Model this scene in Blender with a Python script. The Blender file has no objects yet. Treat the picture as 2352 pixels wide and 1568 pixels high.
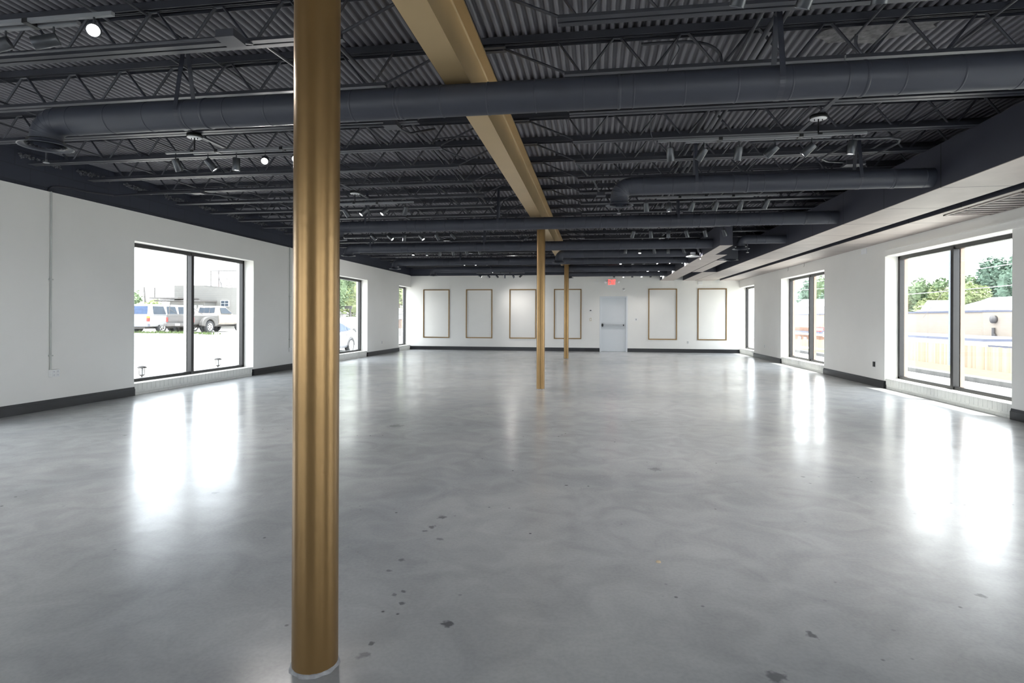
import bpy, math, random
from mathutils import Vector, Matrix
from math import sin, cos, pi, sqrt
random.seed(7)
S = bpy.context.scene
COL = S.collection

# ------------------------------------------------------------------ camera
F_PX, CY, YAW, ROLL = 1294.9, 730.4, 0.1462, 0.0038
cam = bpy.data.cameras.new('camera')
cam.sensor_fit = 'HORIZONTAL'; cam.sensor_width = 36.0
cam.lens = F_PX / 2352 * 36.0
cam.shift_y = (CY - 784) / 2352
cam.clip_start = 0.05; cam.clip_end = 800
camo = bpy.data.objects.new('camera', cam); COL.objects.link(camo)
fwd = Vector((-sin(YAW), cos(YAW), 0)); rgt = Vector((cos(YAW), sin(YAW), 0)); up = Vector((0, 0, 1))
r2 = rgt * cos(ROLL) + up * sin(ROLL); u2 = -rgt * sin(ROLL) + up * cos(ROLL)
M = Matrix((r2, u2, -fwd)).transposed().to_4x4(); M.translation = Vector((0, 0, 1.26))
camo.matrix_world = M
S.camera = camo

# ------------------------------------------------------------------ world, sun, exposure
S.view_settings.view_transform = 'Standard'; S.view_settings.look = 'None'
S.view_settings.gamma = 1.0; S.view_settings.use_curve_mapping = False
S.view_settings.exposure = 1.52
S.cycles.use_denoising = True
S.cycles.max_bounces = 10; S.cycles.diffuse_bounces = 6; S.cycles.glossy_bounces = 4
S.cycles.transparent_max_bounces = 16; S.cycles.sample_clamp_indirect = 3.0
S.cycles.caustics_reflective = False; S.cycles.caustics_refractive = False
w = bpy.data.worlds.new('sky'); S.world = w; w.use_nodes = True
wn = w.node_tree.nodes; wl = w.node_tree.links
bg = wn['Background']; bg.inputs[1].default_value = 2.6
tc = wn.new('ShaderNodeTexCoord'); nz = wn.new('ShaderNodeTexNoise'); nz.inputs['Scale'].default_value = 2.2
nz.inputs['Detail'].default_value = 5
cr = wn.new('ShaderNodeValToRGB'); cr.color_ramp.elements[0].color = (0.80, 0.88, 1.0, 1); cr.color_ramp.elements[1].color = (1.0, 1.0, 1.0, 1)
cr.color_ramp.elements[0].position = 0.35; cr.color_ramp.elements[1].position = 0.6
wl.new(tc.outputs['Generated'], nz.inputs['Vector']); wl.new(nz.outputs['Fac'], cr.inputs['Fac']); wl.new(cr.outputs['Color'], bg.inputs[0])
sun = bpy.data.lights.new('sun', 'SUN'); sun.energy = 5.0; sun.angle = 0.02; sun.color = (1.0, 0.96, 0.88)
suno = bpy.data.objects.new('sun', sun); COL.objects.link(suno)
suno.rotation_euler = Vector((-0.25, 0.10, -0.97)).to_track_quat('-Z', 'Y').to_euler()
LAMP_W = 10.0

# ------------------------------------------------------------------ materials
def new_mat(name):
    m = bpy.data.materials.new(name); m.use_nodes = True
    return m, m.node_tree.nodes, m.node_tree.links, m.node_tree.nodes['Principled BSDF']
def mat(name, col, rough=0.5, metal=0.0, var=0.06, scale=6.0, bump=0.0, bscale=60.0, spec=0.5, emit=0.0):
    m, n, l, b = new_mat(name)
    tcn = n.new('ShaderNodeTexCoord'); no = n.new('ShaderNodeTexNoise')
    no.inputs['Scale'].default_value = scale; no.inputs['Detail'].default_value = 4
    l.new(tcn.outputs['Object'], no.inputs['Vector'])
    r = n.new('ShaderNodeValToRGB')
    c0 = [max(0, c * (1 - var)) for c in col]; c1 = [min(1, c * (1 + var)) for c in col]
    r.color_ramp.elements[0].color = (*c0, 1); r.color_ramp.elements[1].color = (*c1, 1)
    r.color_ramp.elements[0].position = 0.3; r.color_ramp.elements[1].position = 0.7
    l.new(no.outputs['Fac'], r.inputs['Fac']); l.new(r.outputs['Color'], b.inputs['Base Color'])
    b.inputs['Roughness'].default_value = rough; b.inputs['Metallic'].default_value = metal
    b.inputs['Specular IOR Level'].default_value = spec
    if bump:
        n2 = n.new('ShaderNodeTexNoise'); n2.inputs['Scale'].default_value = bscale; n2.inputs['Detail'].default_value = 3
        l.new(tcn.outputs['Object'], n2.inputs['Vector'])
        bp = n.new('ShaderNodeBump'); bp.inputs['Strength'].default_value = bump; bp.inputs['Distance'].default_value = 0.01
        l.new(n2.outputs['Fac'], bp.inputs['Height']); l.new(bp.outputs['Normal'], b.inputs['Normal'])
    if emit:
        b.inputs['Emission Color'].default_value = (*col, 1); b.inputs['Emission Strength'].default_value = emit
    return m

def floor_material():
    m, n, l, b = new_mat('polished_concrete')
    t = n.new('ShaderNodeTexCoord')
    def noise(sc, det, dist=0.0, vec=None):
        x = n.new('ShaderNodeTexNoise'); x.inputs['Scale'].default_value = sc; x.inputs['Detail'].default_value = det
        x.inputs['Distortion'].default_value = dist; l.new(vec or t.outputs['Object'], x.inputs['Vector']); return x
    def ramp(src, stops):
        r = n.new('ShaderNodeValToRGB')
        e = r.color_ramp.elements
        e[0].position, e[0].color = stops[0][0], (*stops[0][1], 1); e[1].position, e[1].color = stops[1][0], (*stops[1][1], 1)
        for p, c in stops[2:]:
            x = e.new(p); x.color = (*c, 1)
        l.new(src, r.inputs['Fac']); return r
    def mix(mode, fac, a, bb):
        x = n.new('ShaderNodeMix'); x.data_type = 'RGBA'; x.blend_type = mode
        if isinstance(fac, float): x.inputs[0].default_value = fac
        else: l.new(fac, x.inputs[0])
        for i, s in ((6, a), (7, bb)):
            if isinstance(s, tuple): x.inputs[i].default_value = (*s, 1)
            else: l.new(s, x.inputs[i])
        return x.outputs[2]
    big = ramp(noise(0.55, 6, 0.8).outputs['Fac'], [(0.3, (0.40, 0.415, 0.435)), (0.7, (0.53, 0.54, 0.545))])
    mid = ramp(noise(3.2, 7, 1.2).outputs['Fac'], [(0.3, (0.34, 0.34, 0.34)), (0.65, (0.64, 0.64, 0.63))])
    c = mix('OVERLAY', 0.34, big.outputs['Color'], mid.outputs['Color'])
    fine = ramp(noise(60, 4).outputs['Fac'], [(0.35, (0.86, 0.86, 0.87)), (0.6, (1.0, 1.0, 1.0))])
    c = mix('MULTIPLY', 0.5, c, fine.outputs['Color'])
    # dark pits and worn spots, clustered along an old joint
    v = n.new('ShaderNodeTexVoronoi'); v.inputs['Scale'].default_value = 9.0; l.new(t.outputs['Object'], v.inputs['Vector'])
    pit = ramp(v.outputs['Distance'], [(0.05, (1, 1, 1)), (0.10, (0, 0, 0))])
    gate = ramp(noise(1.1, 3).outputs['Fac'], [(0.53, (0, 0, 0)), (0.60, (1, 1, 1))])
    pm = mix('MULTIPLY', 1.0, pit.outputs['Color'], gate.outputs['Color'])
    c = mix('MIX', pm, c, (0.12, 0.125, 0.13))
    # individual stains where the photograph has them
    for (sx, sy, rad, dark) in STAINS:
        vd = n.new('ShaderNodeVectorMath'); vd.operation = 'DISTANCE'; vd.inputs[1].default_value = (sx, sy, 0)
        wob = n.new('ShaderNodeMix'); wob.data_type = 'RGBA'; wob.blend_type = 'LINEAR_LIGHT'; wob.inputs[0].default_value = rad * 1.1
        l.new(t.outputs['Object'], wob.inputs[6]); l.new(noise(30, 3).outputs['Color'], wob.inputs[7])
        l.new(wob.outputs[2], vd.inputs[0])
        mr = n.new('ShaderNodeMapRange'); mr.inputs[1].default_value = rad * 0.55; mr.inputs[2].default_value = rad
        mr.inputs[3].default_value = dark; mr.inputs[4].default_value = 0.0
        l.new(vd.outputs['Value'], mr.inputs[0])
        c = mix('MIX', mr.outputs[0], c, (0.07, 0.07, 0.08))
    l.new(c, b.inputs['Base Color'])
    rr = n.new('ShaderNodeMapRange'); rr.inputs[1].default_value = 0.3; rr.inputs[2].default_value = 0.7; rr.inputs[3].default_value = 0.19; rr.inputs[4].default_value = 0.27
    l.new(noise(1.8, 3).outputs['Fac'], rr.inputs[0]); l.new(rr.outputs[0], b.inputs['Roughness'])
    b.inputs['Specular IOR Level'].default_value = 0.62
    bp = n.new('ShaderNodeBump'); bp.inputs['Strength'].default_value = 0.10; bp.inputs['Distance'].default_value = 0.02
    l.new(noise(2.4, 5).outputs['Fac'], bp.inputs['Height']); l.new(bp.outputs['Normal'], b.inputs['Normal'])
    return m
STAINS = [(-0.6, 2.26, 0.03, 0.75), (0.64, 2.1, 0.045, 0.6), (0.86, 2.4, 0.028, 0.65), (1.75, 2.86, 0.028, 0.8), (-0.85, 2.01, 0.03, 0.5), (-0.85, 2.08, 0.015, 0.7), (-0.84, 2.39, 0.016, 0.65), (-0.9, 2.46, 0.018, 0.5), (-0.87, 2.5, 0.014, 0.6), (-1.01, 2.69, 0.018, 0.5), (-0.99, 2.82, 0.02, 0.5), (-0.97, 3.29, 0.03, 0.6), (-0.95, 3.46, 0.035, 0.6), (-0.99, 3.22, 0.02, 0.6), (-0.87, 3.12, 0.022, 0.45), (-2.69, 3.69, 0.03, 0.7), (-0.21, 4.27, 0.014, 0.85), (1.65, 4.8, 0.02, 0.6), (1.64, 4.62, 0.014, 0.6), (0.5, 4.84, 0.06, 0.35), (-2.29, 6.3, 0.1, 0.35), (-0.37, 3.28, 0.01, 0.85), (-4.93, 5.32, 0.02, 0.8), (2.79, 4.58, 0.015, 0.6)]

def brick_mat(name, col, mortar, bw, bh, ms=0.01, rough=0.6, bump=0.5, rot=None, vertical=False, ax=1):
    m, n, l, b = new_mat(name)
    t = n.new('ShaderNodeTexCoord'); mp = n.new('ShaderNodeSeparateXYZ'); cb = n.new('ShaderNodeCombineXYZ')
    l.new(t.outputs['Object'], mp.inputs[0])
    l.new(mp.outputs[ax], cb.inputs[1 if vertical else 0]); l.new(mp.outputs[2], cb.inputs[0 if vertical else 1])
    br = n.new('ShaderNodeTexBrick'); l.new(cb.outputs[0], br.inputs['Vector'])
    br.inputs['Color1'].default_value = (*col, 1); br.inputs['Color2'].default_value = (*[c * 0.94 for c in col], 1)
    br.inputs['Mortar'].default_value = (*mortar, 1); br.inputs['Scale'].default_value = 1.0
    br.inputs['Brick Width'].default_value = bw; br.inputs['Row Height'].default_value = bh; br.inputs['Mortar Size'].default_value = ms
    if vertical: br.offset = 0.0
    l.new(br.outputs['Color'], b.inputs['Base Color']); b.inputs['Roughness'].default_value = rough
    bp = n.new('ShaderNodeBump'); bp.invert = True; bp.inputs['Strength'].default_value = bump; bp.inputs['Distance'].default_value = 0.006
    l.new(br.outputs['Fac'], bp.inputs['Height']); l.new(bp.outputs['Normal'], b.inputs['Normal'])
    return m

def seam_mat(name, col, period, rough=0.55, axis=1, var=0.05):
    """sheet or board faces with a thin dark joint every `period` metres"""
    m = mat(name, col, rough, var=var, scale=3.0)
    n, l = m.node_tree.nodes, m.node_tree.links; b = n['Principled BSDF']
    t = n.new('ShaderNodeTexCoord'); sp = n.new('ShaderNodeSeparateXYZ'); l.new(t.outputs['Object'], sp.inputs[0])
    a = n.new('ShaderNodeMath'); a.operation = 'PINGPONG'; a.inputs[1].default_value = period / 2
    l.new(sp.outputs[axis], a.inputs[0])
    g = n.new('ShaderNodeMath'); g.operation = 'LESS_THAN'; g.inputs[1].default_value = 0.009; l.new(a.outputs[0], g.inputs[0])
    mx = n.new('ShaderNodeMix'); mx.data_type = 'RGBA'; l.new(g.outputs[0], mx.inputs[0])
    src = b.inputs['Base Color'].links[0].from_socket
    l.new(src, mx.inputs[6]); mx.inputs[7].default_value = (col[0] * .2, col[1] * .2, col[2] * .2, 1)
    l.new(mx.outputs[2], b.inputs['Base Color'])
    return m

def glass_mat():
    m = bpy.data.materials.new('window_glass'); m.use_nodes = True
    n, l = m.node_tree.nodes, m.node_tree.links; n.clear()
    o = n.new('ShaderNodeOutputMaterial'); tr = n.new('ShaderNodeBsdfTransparent'); gl = n.new('ShaderNodeBsdfGlossy')
    tr.inputs[0].default_value = (0.95, 0.97, 0.97, 1); gl.inputs['Roughness'].default_value = 0.02
    mx = n.new('ShaderNodeMixShader'); fr = n.new('ShaderNodeLayerWeight'); fr.inputs[0].default_value = 0.5
    pw = n.new('ShaderNodeMath'); pw.operation = 'POWER'; pw.inputs[1].default_value = 5.0; l.new(fr.outputs['Facing'], pw.inputs[0])
    ma = n.new('ShaderNodeMath'); ma.operation = 'MULTIPLY_ADD'; ma.inputs[1].default_value = 0.5; ma.inputs[2].default_value = 0.025; l.new(pw.outputs[0], ma.inputs[0])
    l.new(ma.outputs[0], mx.inputs[0]); l.new(tr.outputs[0], mx.inputs[1]); l.new(gl.outputs[0], mx.inputs[2]); l.new(mx.outputs[0], o.inputs[0])
    return m
def lens_mat():
    m = bpy.data.materials.new('lit_lens'); m.use_nodes = True
    n, l = m.node_tree.nodes, m.node_tree.links; n.clear()
    o = n.new('ShaderNodeOutputMaterial'); e = n.new('ShaderNodeEmission'); e.inputs[0].default_value = (1, 0.98, 0.97, 1); e.inputs[1].default_value = 5
    l.new(e.outputs[0], o.inputs[0])
    m.cycles.emission_sampling = 'NONE'
    return m

MF = floor_material()
MW = mat('white_wall_paint', (0.815, 0.805, 0.78), 0.6, var=0.02, scale=1.2, bump=0.05, bscale=90)
MD = mat('dark_ceiling_paint', (0.040, 0.043, 0.058), 0.42, var=0.10, scale=4)
MDJ = mat('joist_paint', (0.044, 0.046, 0.058), 0.45, var=0.12, scale=5)
MDK = mat('deck_paint', (0.178, 0.174, 0.196), 0.5, var=0.12, scale=3)
MDU = mat('duct_paint', (0.042, 0.046, 0.062), 0.50, spec=0.4, var=0.08, scale=3)
MTS = seam_mat('trunk_side_paint', (0.040, 0.042, 0.060), 1.2, 0.5)
MTB = seam_mat('raw_duct_board', (0.44, 0.39, 0.365), 1.2, 0.55, var=0.08)
MBL = brick_mat('dark_block_wall', (0.034, 0.039, 0.060), (0.024, 0.028, 0.043), 0.4, 0.2, 0.006, 0.6, 0.6)
MBR = brick_mat('painted_brick', (0.74, 0.74, 0.71), (0.60, 0.60, 0.57), 0.21, 0.074, 0.005, 0.55, 0.6, vertical=False)
MBP = mat('painted_brick_sill', (0.74, 0.74, 0.71), 0.55, var=0.04, scale=8, bump=0.2, bscale=60)
MGO = mat('gold_paint', (0.255, 0.155, 0.062), 0.30, metal=0.65, var=0.06, scale=3, bump=0.05, bscale=30)
MGB = mat('pale_gold_paint', (0.56, 0.41, 0.22), 0.34, metal=0.6, var=0.06, scale=2, bump=0.03, bscale=12)
MBB = mat('black_baseboard_paint', (0.012, 0.013, 0.016), 0.28, var=0.1)
MFR = mat('dark_bronze_frame', (0.014, 0.013, 0.014), 0.38, metal=0.0, var=0.2, scale=3)
MGL = glass_mat()
MLN = lens_mat()
MCY = mat('brushed_charcoal_metal', (0.075, 0.08, 0.09), 0.35, metal=0.6, var=0.15, scale=10)
MBA = mat('grey_track_bar', (0.20, 0.205, 0.22), 0.4, var=0.05)
MBK = mat('black_plastic', (0.01, 0.01, 0.011), 0.4)
MWP = mat('white_plastic', (0.80, 0.80, 0.80), 0.4, var=0.02)
MWM = mat('white_enamel', (0.85, 0.86, 0.88), 0.35, var=0.02)
MGC = mat('grey_conduit', (0.50, 0.51, 0.49), 0.45)
MST = mat('brushed_steel', (0.45, 0.46, 0.48), 0.35, metal=0.8)
MDR = mat('white_door_paint', (0.70, 0.73, 0.76), 0.4, var=0.02, scale=1)
MRD = mat('red_letter', (0.9, 0.05, 0.04), 0.5, emit=0.9)
MEX = mat('exit_face', (0.85, 0.82, 0.80), 0.5)
MAS = mat('sunlit_asphalt', (0.42, 0.41, 0.39), 0.9, var=0.12, scale=0.6, bump=0.3, bscale=8)
MCO = mat('exterior_concrete', (0.55, 0.54, 0.51), 0.85, var=0.08, scale=2)
MKB = mat('kerb_concrete', (0.085, 0.085, 0.088), 0.9, var=0.2, scale=5)
MGR = mat('grass', (0.060, 0.090, 0.028), 0.9, var=0.4, scale=8, bump=0.6, bscale=30)
ML1 = mat('foliage_green', (0.115, 0.165, 0.085), 0.75, var=0.4, scale=0.9)
ML2 = mat('foliage_yellow_green', (0.20, 0.24, 0.11), 0.75, var=0.35, scale=0.9)
ML3 = mat('foliage_blue_green', (0.095, 0.15, 0.11), 0.75, var=0.4, scale=0.9)
MTK = mat('bark', (0.12, 0.09, 0.07), 0.9, var=0.3, scale=6)
MFN = None
MMA = brick_mat('grey_block_building', (0.15, 0.148, 0.142), (0.12, 0.118, 0.115), 0.4, 0.2, 0.012, 0.9, 0.3, ax=0)
MBE = brick_mat('beige_block_building', (0.31, 0.265, 0.22), (0.28, 0.235, 0.195), 0.6, 0.2, 0.01, 0.9, 0.2)
MRF = mat('pale_roof', (0.55, 0.56, 0.60), 0.8)
MBR2 = mat('blue_grey_fascia', (0.085, 0.095, 0.14), 0.7)
MSD = mat('white_siding', (0.62, 0.62, 0.62), 0.8)
MDG = mat('dark_glass', (0.03, 0.04, 0.055), 0.25, var=0.2, spec=0.15)
MBG = mat('blue_tinted_glass', (0.03, 0.05, 0.10), 0.25, var=0.2, spec=0.15)
MCW = mat('white_car_paint', (0.36, 0.365, 0.38), 0.25, var=0.02)
MCS = mat('silver_car_paint', (0.19, 0.20, 0.235), 0.28, metal=0.3, var=0.03)
MCG = mat('weathered_grey_car_paint', (0.085, 0.082, 0.082), 0.5, var=0.2, scale=2)
MCP = mat('tan_car_paint', (0.26, 0.235, 0.215), 0.45, var=0.15, scale=2)
MTY = mat('tyre_rubber', (0.025, 0.026, 0.03), 0.8)
MHB = mat('wheel_metal', (0.6, 0.6, 0.6), 0.35, metal=0.5)
MTL = mat('red_lens', (0.6, 0.02, 0.015), 0.3)
MAM = mat('amber_lens', (0.75, 0.22, 0.02), 0.3)
MRS = mat('red_sign_face', (0.55, 0.05, 0.05), 0.6)
MOB = mat('orange_brick', (0.20, 0.11, 0.075), 0.9, var=0.2, scale=4)
MWD = mat('weathered_metal', (0.09, 0.085, 0.085), 0.7)
MPO = mat('blue_grey_pole', (0.13, 0.15, 0.21), 0.6)
MYE = mat('yellow_guard', (0.75, 0.55, 0.02), 0.5)
MLB = mat('loose_mortar', (0.13, 0.135, 0.15), 0.9, var=0.5, scale=40, bump=1.0, bscale=50)
MPF = mat('peeling_plaster', (0.17, 0.165, 0.17), 0.9, var=0.4, scale=20, bump=1.0, bscale=30)
MJR = mat('terracotta_jamb', (0.40, 0.29, 0.24), 0.7)
MMU = mat('dark_mulch', (0.07, 0.05, 0.045), 1.0, var=0.4, scale=30)
def fence_material():
    m, n, l, b = new_mat('cedar_pickets')
    t = n.new('ShaderNodeTexCoord'); sp = n.new('ShaderNodeSeparateXYZ'); l.new(t.outputs['Object'], sp.inputs[0])
    mu = n.new('ShaderNodeMath'); mu.operation = 'DIVIDE'; mu.inputs[1].default_value = 0.15; l.new(sp.outputs[1], mu.inputs[0])
    fl = n.new('ShaderNodeMath'); fl.operation = 'FLOOR'; l.new(mu.outputs[0], fl.inputs[0])
    wn_ = n.new('ShaderNodeTexWhiteNoise'); wn_.noise_dimensions = '1D'; l.new(fl.outputs[0], wn_.inputs['W'])
    r = n.new('ShaderNodeValToRGB'); r.color_ramp.elements[0].color = (0.21, 0.155, 0.105, 1); r.color_ramp.elements[1].color = (0.29, 0.23, 0.17, 1)
    l.new(wn_.outputs['Value'], r.inputs['Fac']); l.new(r.outputs['Color'], b.inputs['Base Color']); b.inputs['Roughness'].default_value = 0.8
    return m
MFN = fence_material()

# ------------------------------------------------------------------ mesh helpers
class MB:
    def __init__(s): s.v = []; s.f = []; s.sm = []
    def add(s, vs, fs, smooth=False):
        k = len(s.v); s.v += [tuple(v) for v in vs]; s.f += [tuple(i + k for i in f) for f in fs]; s.sm += [smooth] * len(fs); return s
    def box(s, x0, y0, z0, x1, y1, z1, R=None, o=None):
        if x0 > x1: x0, x1 = x1, x0
        if y0 > y1: y0, y1 = y1, y0
        if z0 > z1: z0, z1 = z1, z0
        vs = [(x0, y0, z0), (x1, y0, z0), (x1, y1, z0), (x0, y1, z0), (x0, y0, z1), (x1, y0, z1), (x1, y1, z1), (x0, y1, z1)]
        if R is not None:
            vs = [R @ Vector(v) + Vector(o or (0, 0, 0)) for v in vs]
        return s.add(vs, [(0, 3, 2, 1), (4, 5, 6, 7), (0, 1, 5, 4), (1, 2, 6, 5), (2, 3, 7, 6), (3, 0, 4, 7)])
    def cbox(s, c, d): return s.box(c[0] - d[0] / 2, c[1] - d[1] / 2, c[2] - d[2] / 2, c[0] + d[0] / 2, c[1] + d[1] / 2, c[2] + d[2] / 2)
    def tube(s, pts, r, n=8, caps=True):
        """round bar through pts; r may be a list"""
        P = [Vector(p) for p in pts]; m = len(P); rs = r if isinstance(r, (list, tuple)) else [r] * m
        T = []
        for i in range(m):
            a = P[min(i + 1, m - 1)] - P[max(i - 1, 0)]; T.append(a.normalized())
        ref = Vector((0, 0, 1)) if abs(T[0].z) < 0.9 else Vector((1, 0, 0))
        U = T[0].cross(ref).normalized(); vs = []
        for i in range(m):
            U = (U - T[i] * U.dot(T[i])).normalized(); W = T[i].cross(U)
            if 0 < i < m - 1:
                a = (P[i] - P[i - 1]).normalized(); b = (P[i + 1] - P[i]).normalized(); k = 1 / max(0.5, a.dot(T[i]))
            else: k = 1
            for j in range(n):
                t = 2 * pi * j / n; vs.append(P[i] + (U * cos(t) + W * sin(t)) * rs[i] * (1 if k < 1.01 else min(k, 1.3)))
        fs = [(i * n + j, i * n + (j + 1) % n, (i + 1) * n + (j + 1) % n, (i + 1) * n + j) for i in range(m - 1) for j in range(n)]
        s.add(vs, fs, n > 6)
        if caps:
            s.add(vs[:n], [tuple(range(n - 1, -1, -1))]); s.add(vs[-n:], [tuple(range(n))])
        return s
    def bar(s, a, b, w, h, upv=(0, 0, 1)):
        a, b = Vector(a), Vector(b); d = (b - a); L = d.length; d.normalize(); u = Vector(upv); x = d.cross(u)
        if x.length < 1e-4: u = Vector((1, 0, 0)); x = d.cross(u)
        x.normalize(); u = x.cross(d)
        vs = [a + x * sx * w / 2 + u * sz * h / 2 + d * L * t for t in (0, 1) for sx, sz in ((-1, -1), (1, -1), (1, 1), (-1, 1))]
        return s.add(vs, [(3, 2, 1, 0), (4, 5, 6, 7), (0, 1, 5, 4), (1, 2, 6, 5), (2, 3, 7, 6), (3, 0, 4, 7)])
    def lathe(s, prof, n=24, c=(0, 0, 0), R=None, smooth=True):
        c = Vector(c); vs = []
        for r, z in prof:
            for j in range(n):
                t = 2 * pi * j / n; v = Vector((r * cos(t), r * sin(t), z)); vs.append((R @ v if R else v) + c)
        fs = [(i * n + j, i * n + (j + 1) % n, (i + 1) * n + (j + 1) % n, (i + 1) * n + j) for i in range(len(prof) - 1) for j in range(n)]
        return s.add(vs, fs, smooth)
    def prism(s, poly, a, b, axis='y'):
        """poly = list of 2D points in the plane normal to axis, extruded from a to b"""
        m = len(poly)
        def P(p, t): return {'y': (p[0], t, p[1]), 'x': (t, p[0], p[1]), 'z': (p[0], p[1], t)}[axis]
        vs = [P(p, a) for p in poly] + [P(p, b) for p in poly]
        fs = [tuple(range(m)), tuple(range(2 * m - 1, m - 1, -1))] + [(i, i + m, (i + 1) % m + m, (i + 1) % m) for i in range(m)]
        return s.add(vs, fs)
    def build(s, name, m, parent=None, origin=None, bevel=0.0):
        off = Vector(parent.matrix_basis.translation) if parent else Vector((0, 0, 0))
        p = parent
        while p and p.parent: p = p.parent; off = off + p.location
        me = bpy.data.meshes.new(name)
        o0 = Vector(origin) if origin else Vector((0, 0, 0))
        me.from_pydata([tuple(Vector(v) - off - o0) for v in s.v], [], s.f)
        me.polygons.foreach_set('use_smooth', s.sm); me.materials.append(m)
        bm = None
        import bmesh
        bm = bmesh.new(); bm.from_mesh(me); bmesh.ops.recalc_face_normals(bm, faces=bm.faces); bm.to_mesh(me); bm.free()
        me.update()
        o = bpy.data.objects.new(name, me); COL.objects.link(o)
        if origin: o.location = o0
        if parent: o.parent = parent
        if bevel:
            bv = o.modifiers.new('edge', 'BEVEL'); bv.width = bevel; bv.segments = 2; bv.limit_method = 'ANGLE'
        return o

def tag(o, label=None, cat=None, group=None, kind=None):
    if label: o['label'] = label
    if cat: o['category'] = cat
    if group: o['group'] = group
    if kind: o['kind'] = kind
    return o
def thing(name, label, cat, loc, group=None, kind=None):
    o = bpy.data.objects.new(name, None); COL.objects.link(o); o.location = loc; o.empty_display_size = 0.1
    return tag(o, label, cat, group, kind)
def structure(mb, name, m, label=None, bevel=0):
    return tag(mb.build(name, m, bevel=bevel), label, None, None, 'structure')
def copy_tree(o, parent=None):
    c = o.copy(); COL.objects.link(c); c.parent = parent
    for ch in o.children: copy_tree(ch, c)
    return c

# ================================================================== THE ROOM
XL, XR, YB, YF = -7.29, 5.247, 21.69, -4.0
ZW, ZR, ZH_L, ZH_R = 2.943, 2.675, 2.475, 2.41
ZDK = 3.48
SILL = 0.185
WL = [(-3.85, -.75), (2.05, 5.25), (8.04, 11.22), (14.2, 17.38), (20.34, YB)]  # first opening is unseen, added to light the foreground
WR = [(-3.85, -.75), (2.05, 5.25), (8.02, 11.20), (13.96, 17.03), (19.78, YB)]  # first opening likewise added behind the camera for more light
structure(MB().box(XL - .35, YF - .2, -.25, XR + .35, YB + .3, 0), 'floor', MF, 'polished grey concrete floor with worn spots')

def side_wall(x_in, x_out, wins, zh, ztop, name, label):
    m = MB(); y = YF
    for a, b in wins:
        m.box(x_in, y, 0, x_out, a, ztop)
        m.box(x_in, a, zh, x_out, b, ztop)
        y = b
    if y < YB: m.box(x_in, y, 0, x_out, YB, ztop)
    return structure(m, name, MW, label)
wl_ = side_wall(XL, XL - .33, WL, ZH_L, ZW, 'wall_left', 'white left wall with tall window openings')
wr_ = side_wall(XR, XR + .36, WR, ZH_R, 3.5, 'wall_right', 'white right wall with tall window openings')
# dark painted block courses above the white part of the left wall
ob = MB().box(XL - .05, YF, ZW, XL - .33, YB, 3.52).build('block_band', MBL, wl_); ob['label'] = 'dark navy block courses above the white wall'
ob = MB().box(XL - .005, YF, ZW - .012, XL - .06, YB, ZW).build('wall_cap', MW, wl_)
# back wall with door opening
DX0, DX1, DZ = 0.185, 1.205, 2.09
m = MB().box(XL - .33, YB, 0, DX0, YB + .22, 2.925).box(DX1, YB, 0, XR + .36, YB + .22, 2.925).box(DX0, YB, DZ, DX1, YB + .22, 2.925)
wb = structure(m, 'wall_back', MW, 'white back wall with gold wall frames')
ob = MB().box(XL - .33, YB + .002, 2.925, XR + .36, YB + .22, 3.52).build('block_band', MBL, wb); ob['label'] = 'dark upper strip of the back wall'
# unseen front wall behind the camera, window openings added to bring in light
FO = [(-7.0, -3.3), (2.2, 5.0)]
m = MB(); x = XL - .33
for a, b in FO:
    m.box(x, YF - .25, 0, a, YF, 3.52).box(a, YF - .25, 0, b, YF, .3).box(a, YF - .25, 2.45, b, YF, 3.52); x = b
m.box(x, YF - .25, 0, XR + .36, YF, 3.52)
structure(m, 'wall_front', MW)
# deck
pitch, amp = 0.0675, 0.0145
n_w = int((XR - XL + .5) / pitch); xs = []
for i in range(n_w + 1):
    x0 = XL - .3 + i * pitch
    for t, hz in ((0, .04), (.12, 0), (.32, .0), (.42, .08), (.50, .45), (.57, .92), (.65, 1), (.85, 1), (.92, .92), (.97, .45)):
        xs.append((x0 + t * pitch, ZDK + 2 * amp * hz))
ys = [YF] + [0, 4, 8, 12, 16, 20, YB + .1]
vs = [(x, y, z) for y in ys for x, z in xs]; nx = len(xs)
fs = [(j * nx + i, j * nx + i + 1, (j + 1) * nx + i + 1, (j + 1) * nx + i) for j in range(len(ys) - 1) for i in range(nx - 1)]
ceil = structure(MB().add(vs, fs, True), 'ceiling', MDK, 'dark corrugated steel roof deck')
MB().box(XL - .4, YF - .3, ZDK + .04, XR + .4, YB + .3, ZDK + .16).build('roof_slab', MD, ceil)  # unseen slab added over the deck to block light

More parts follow.
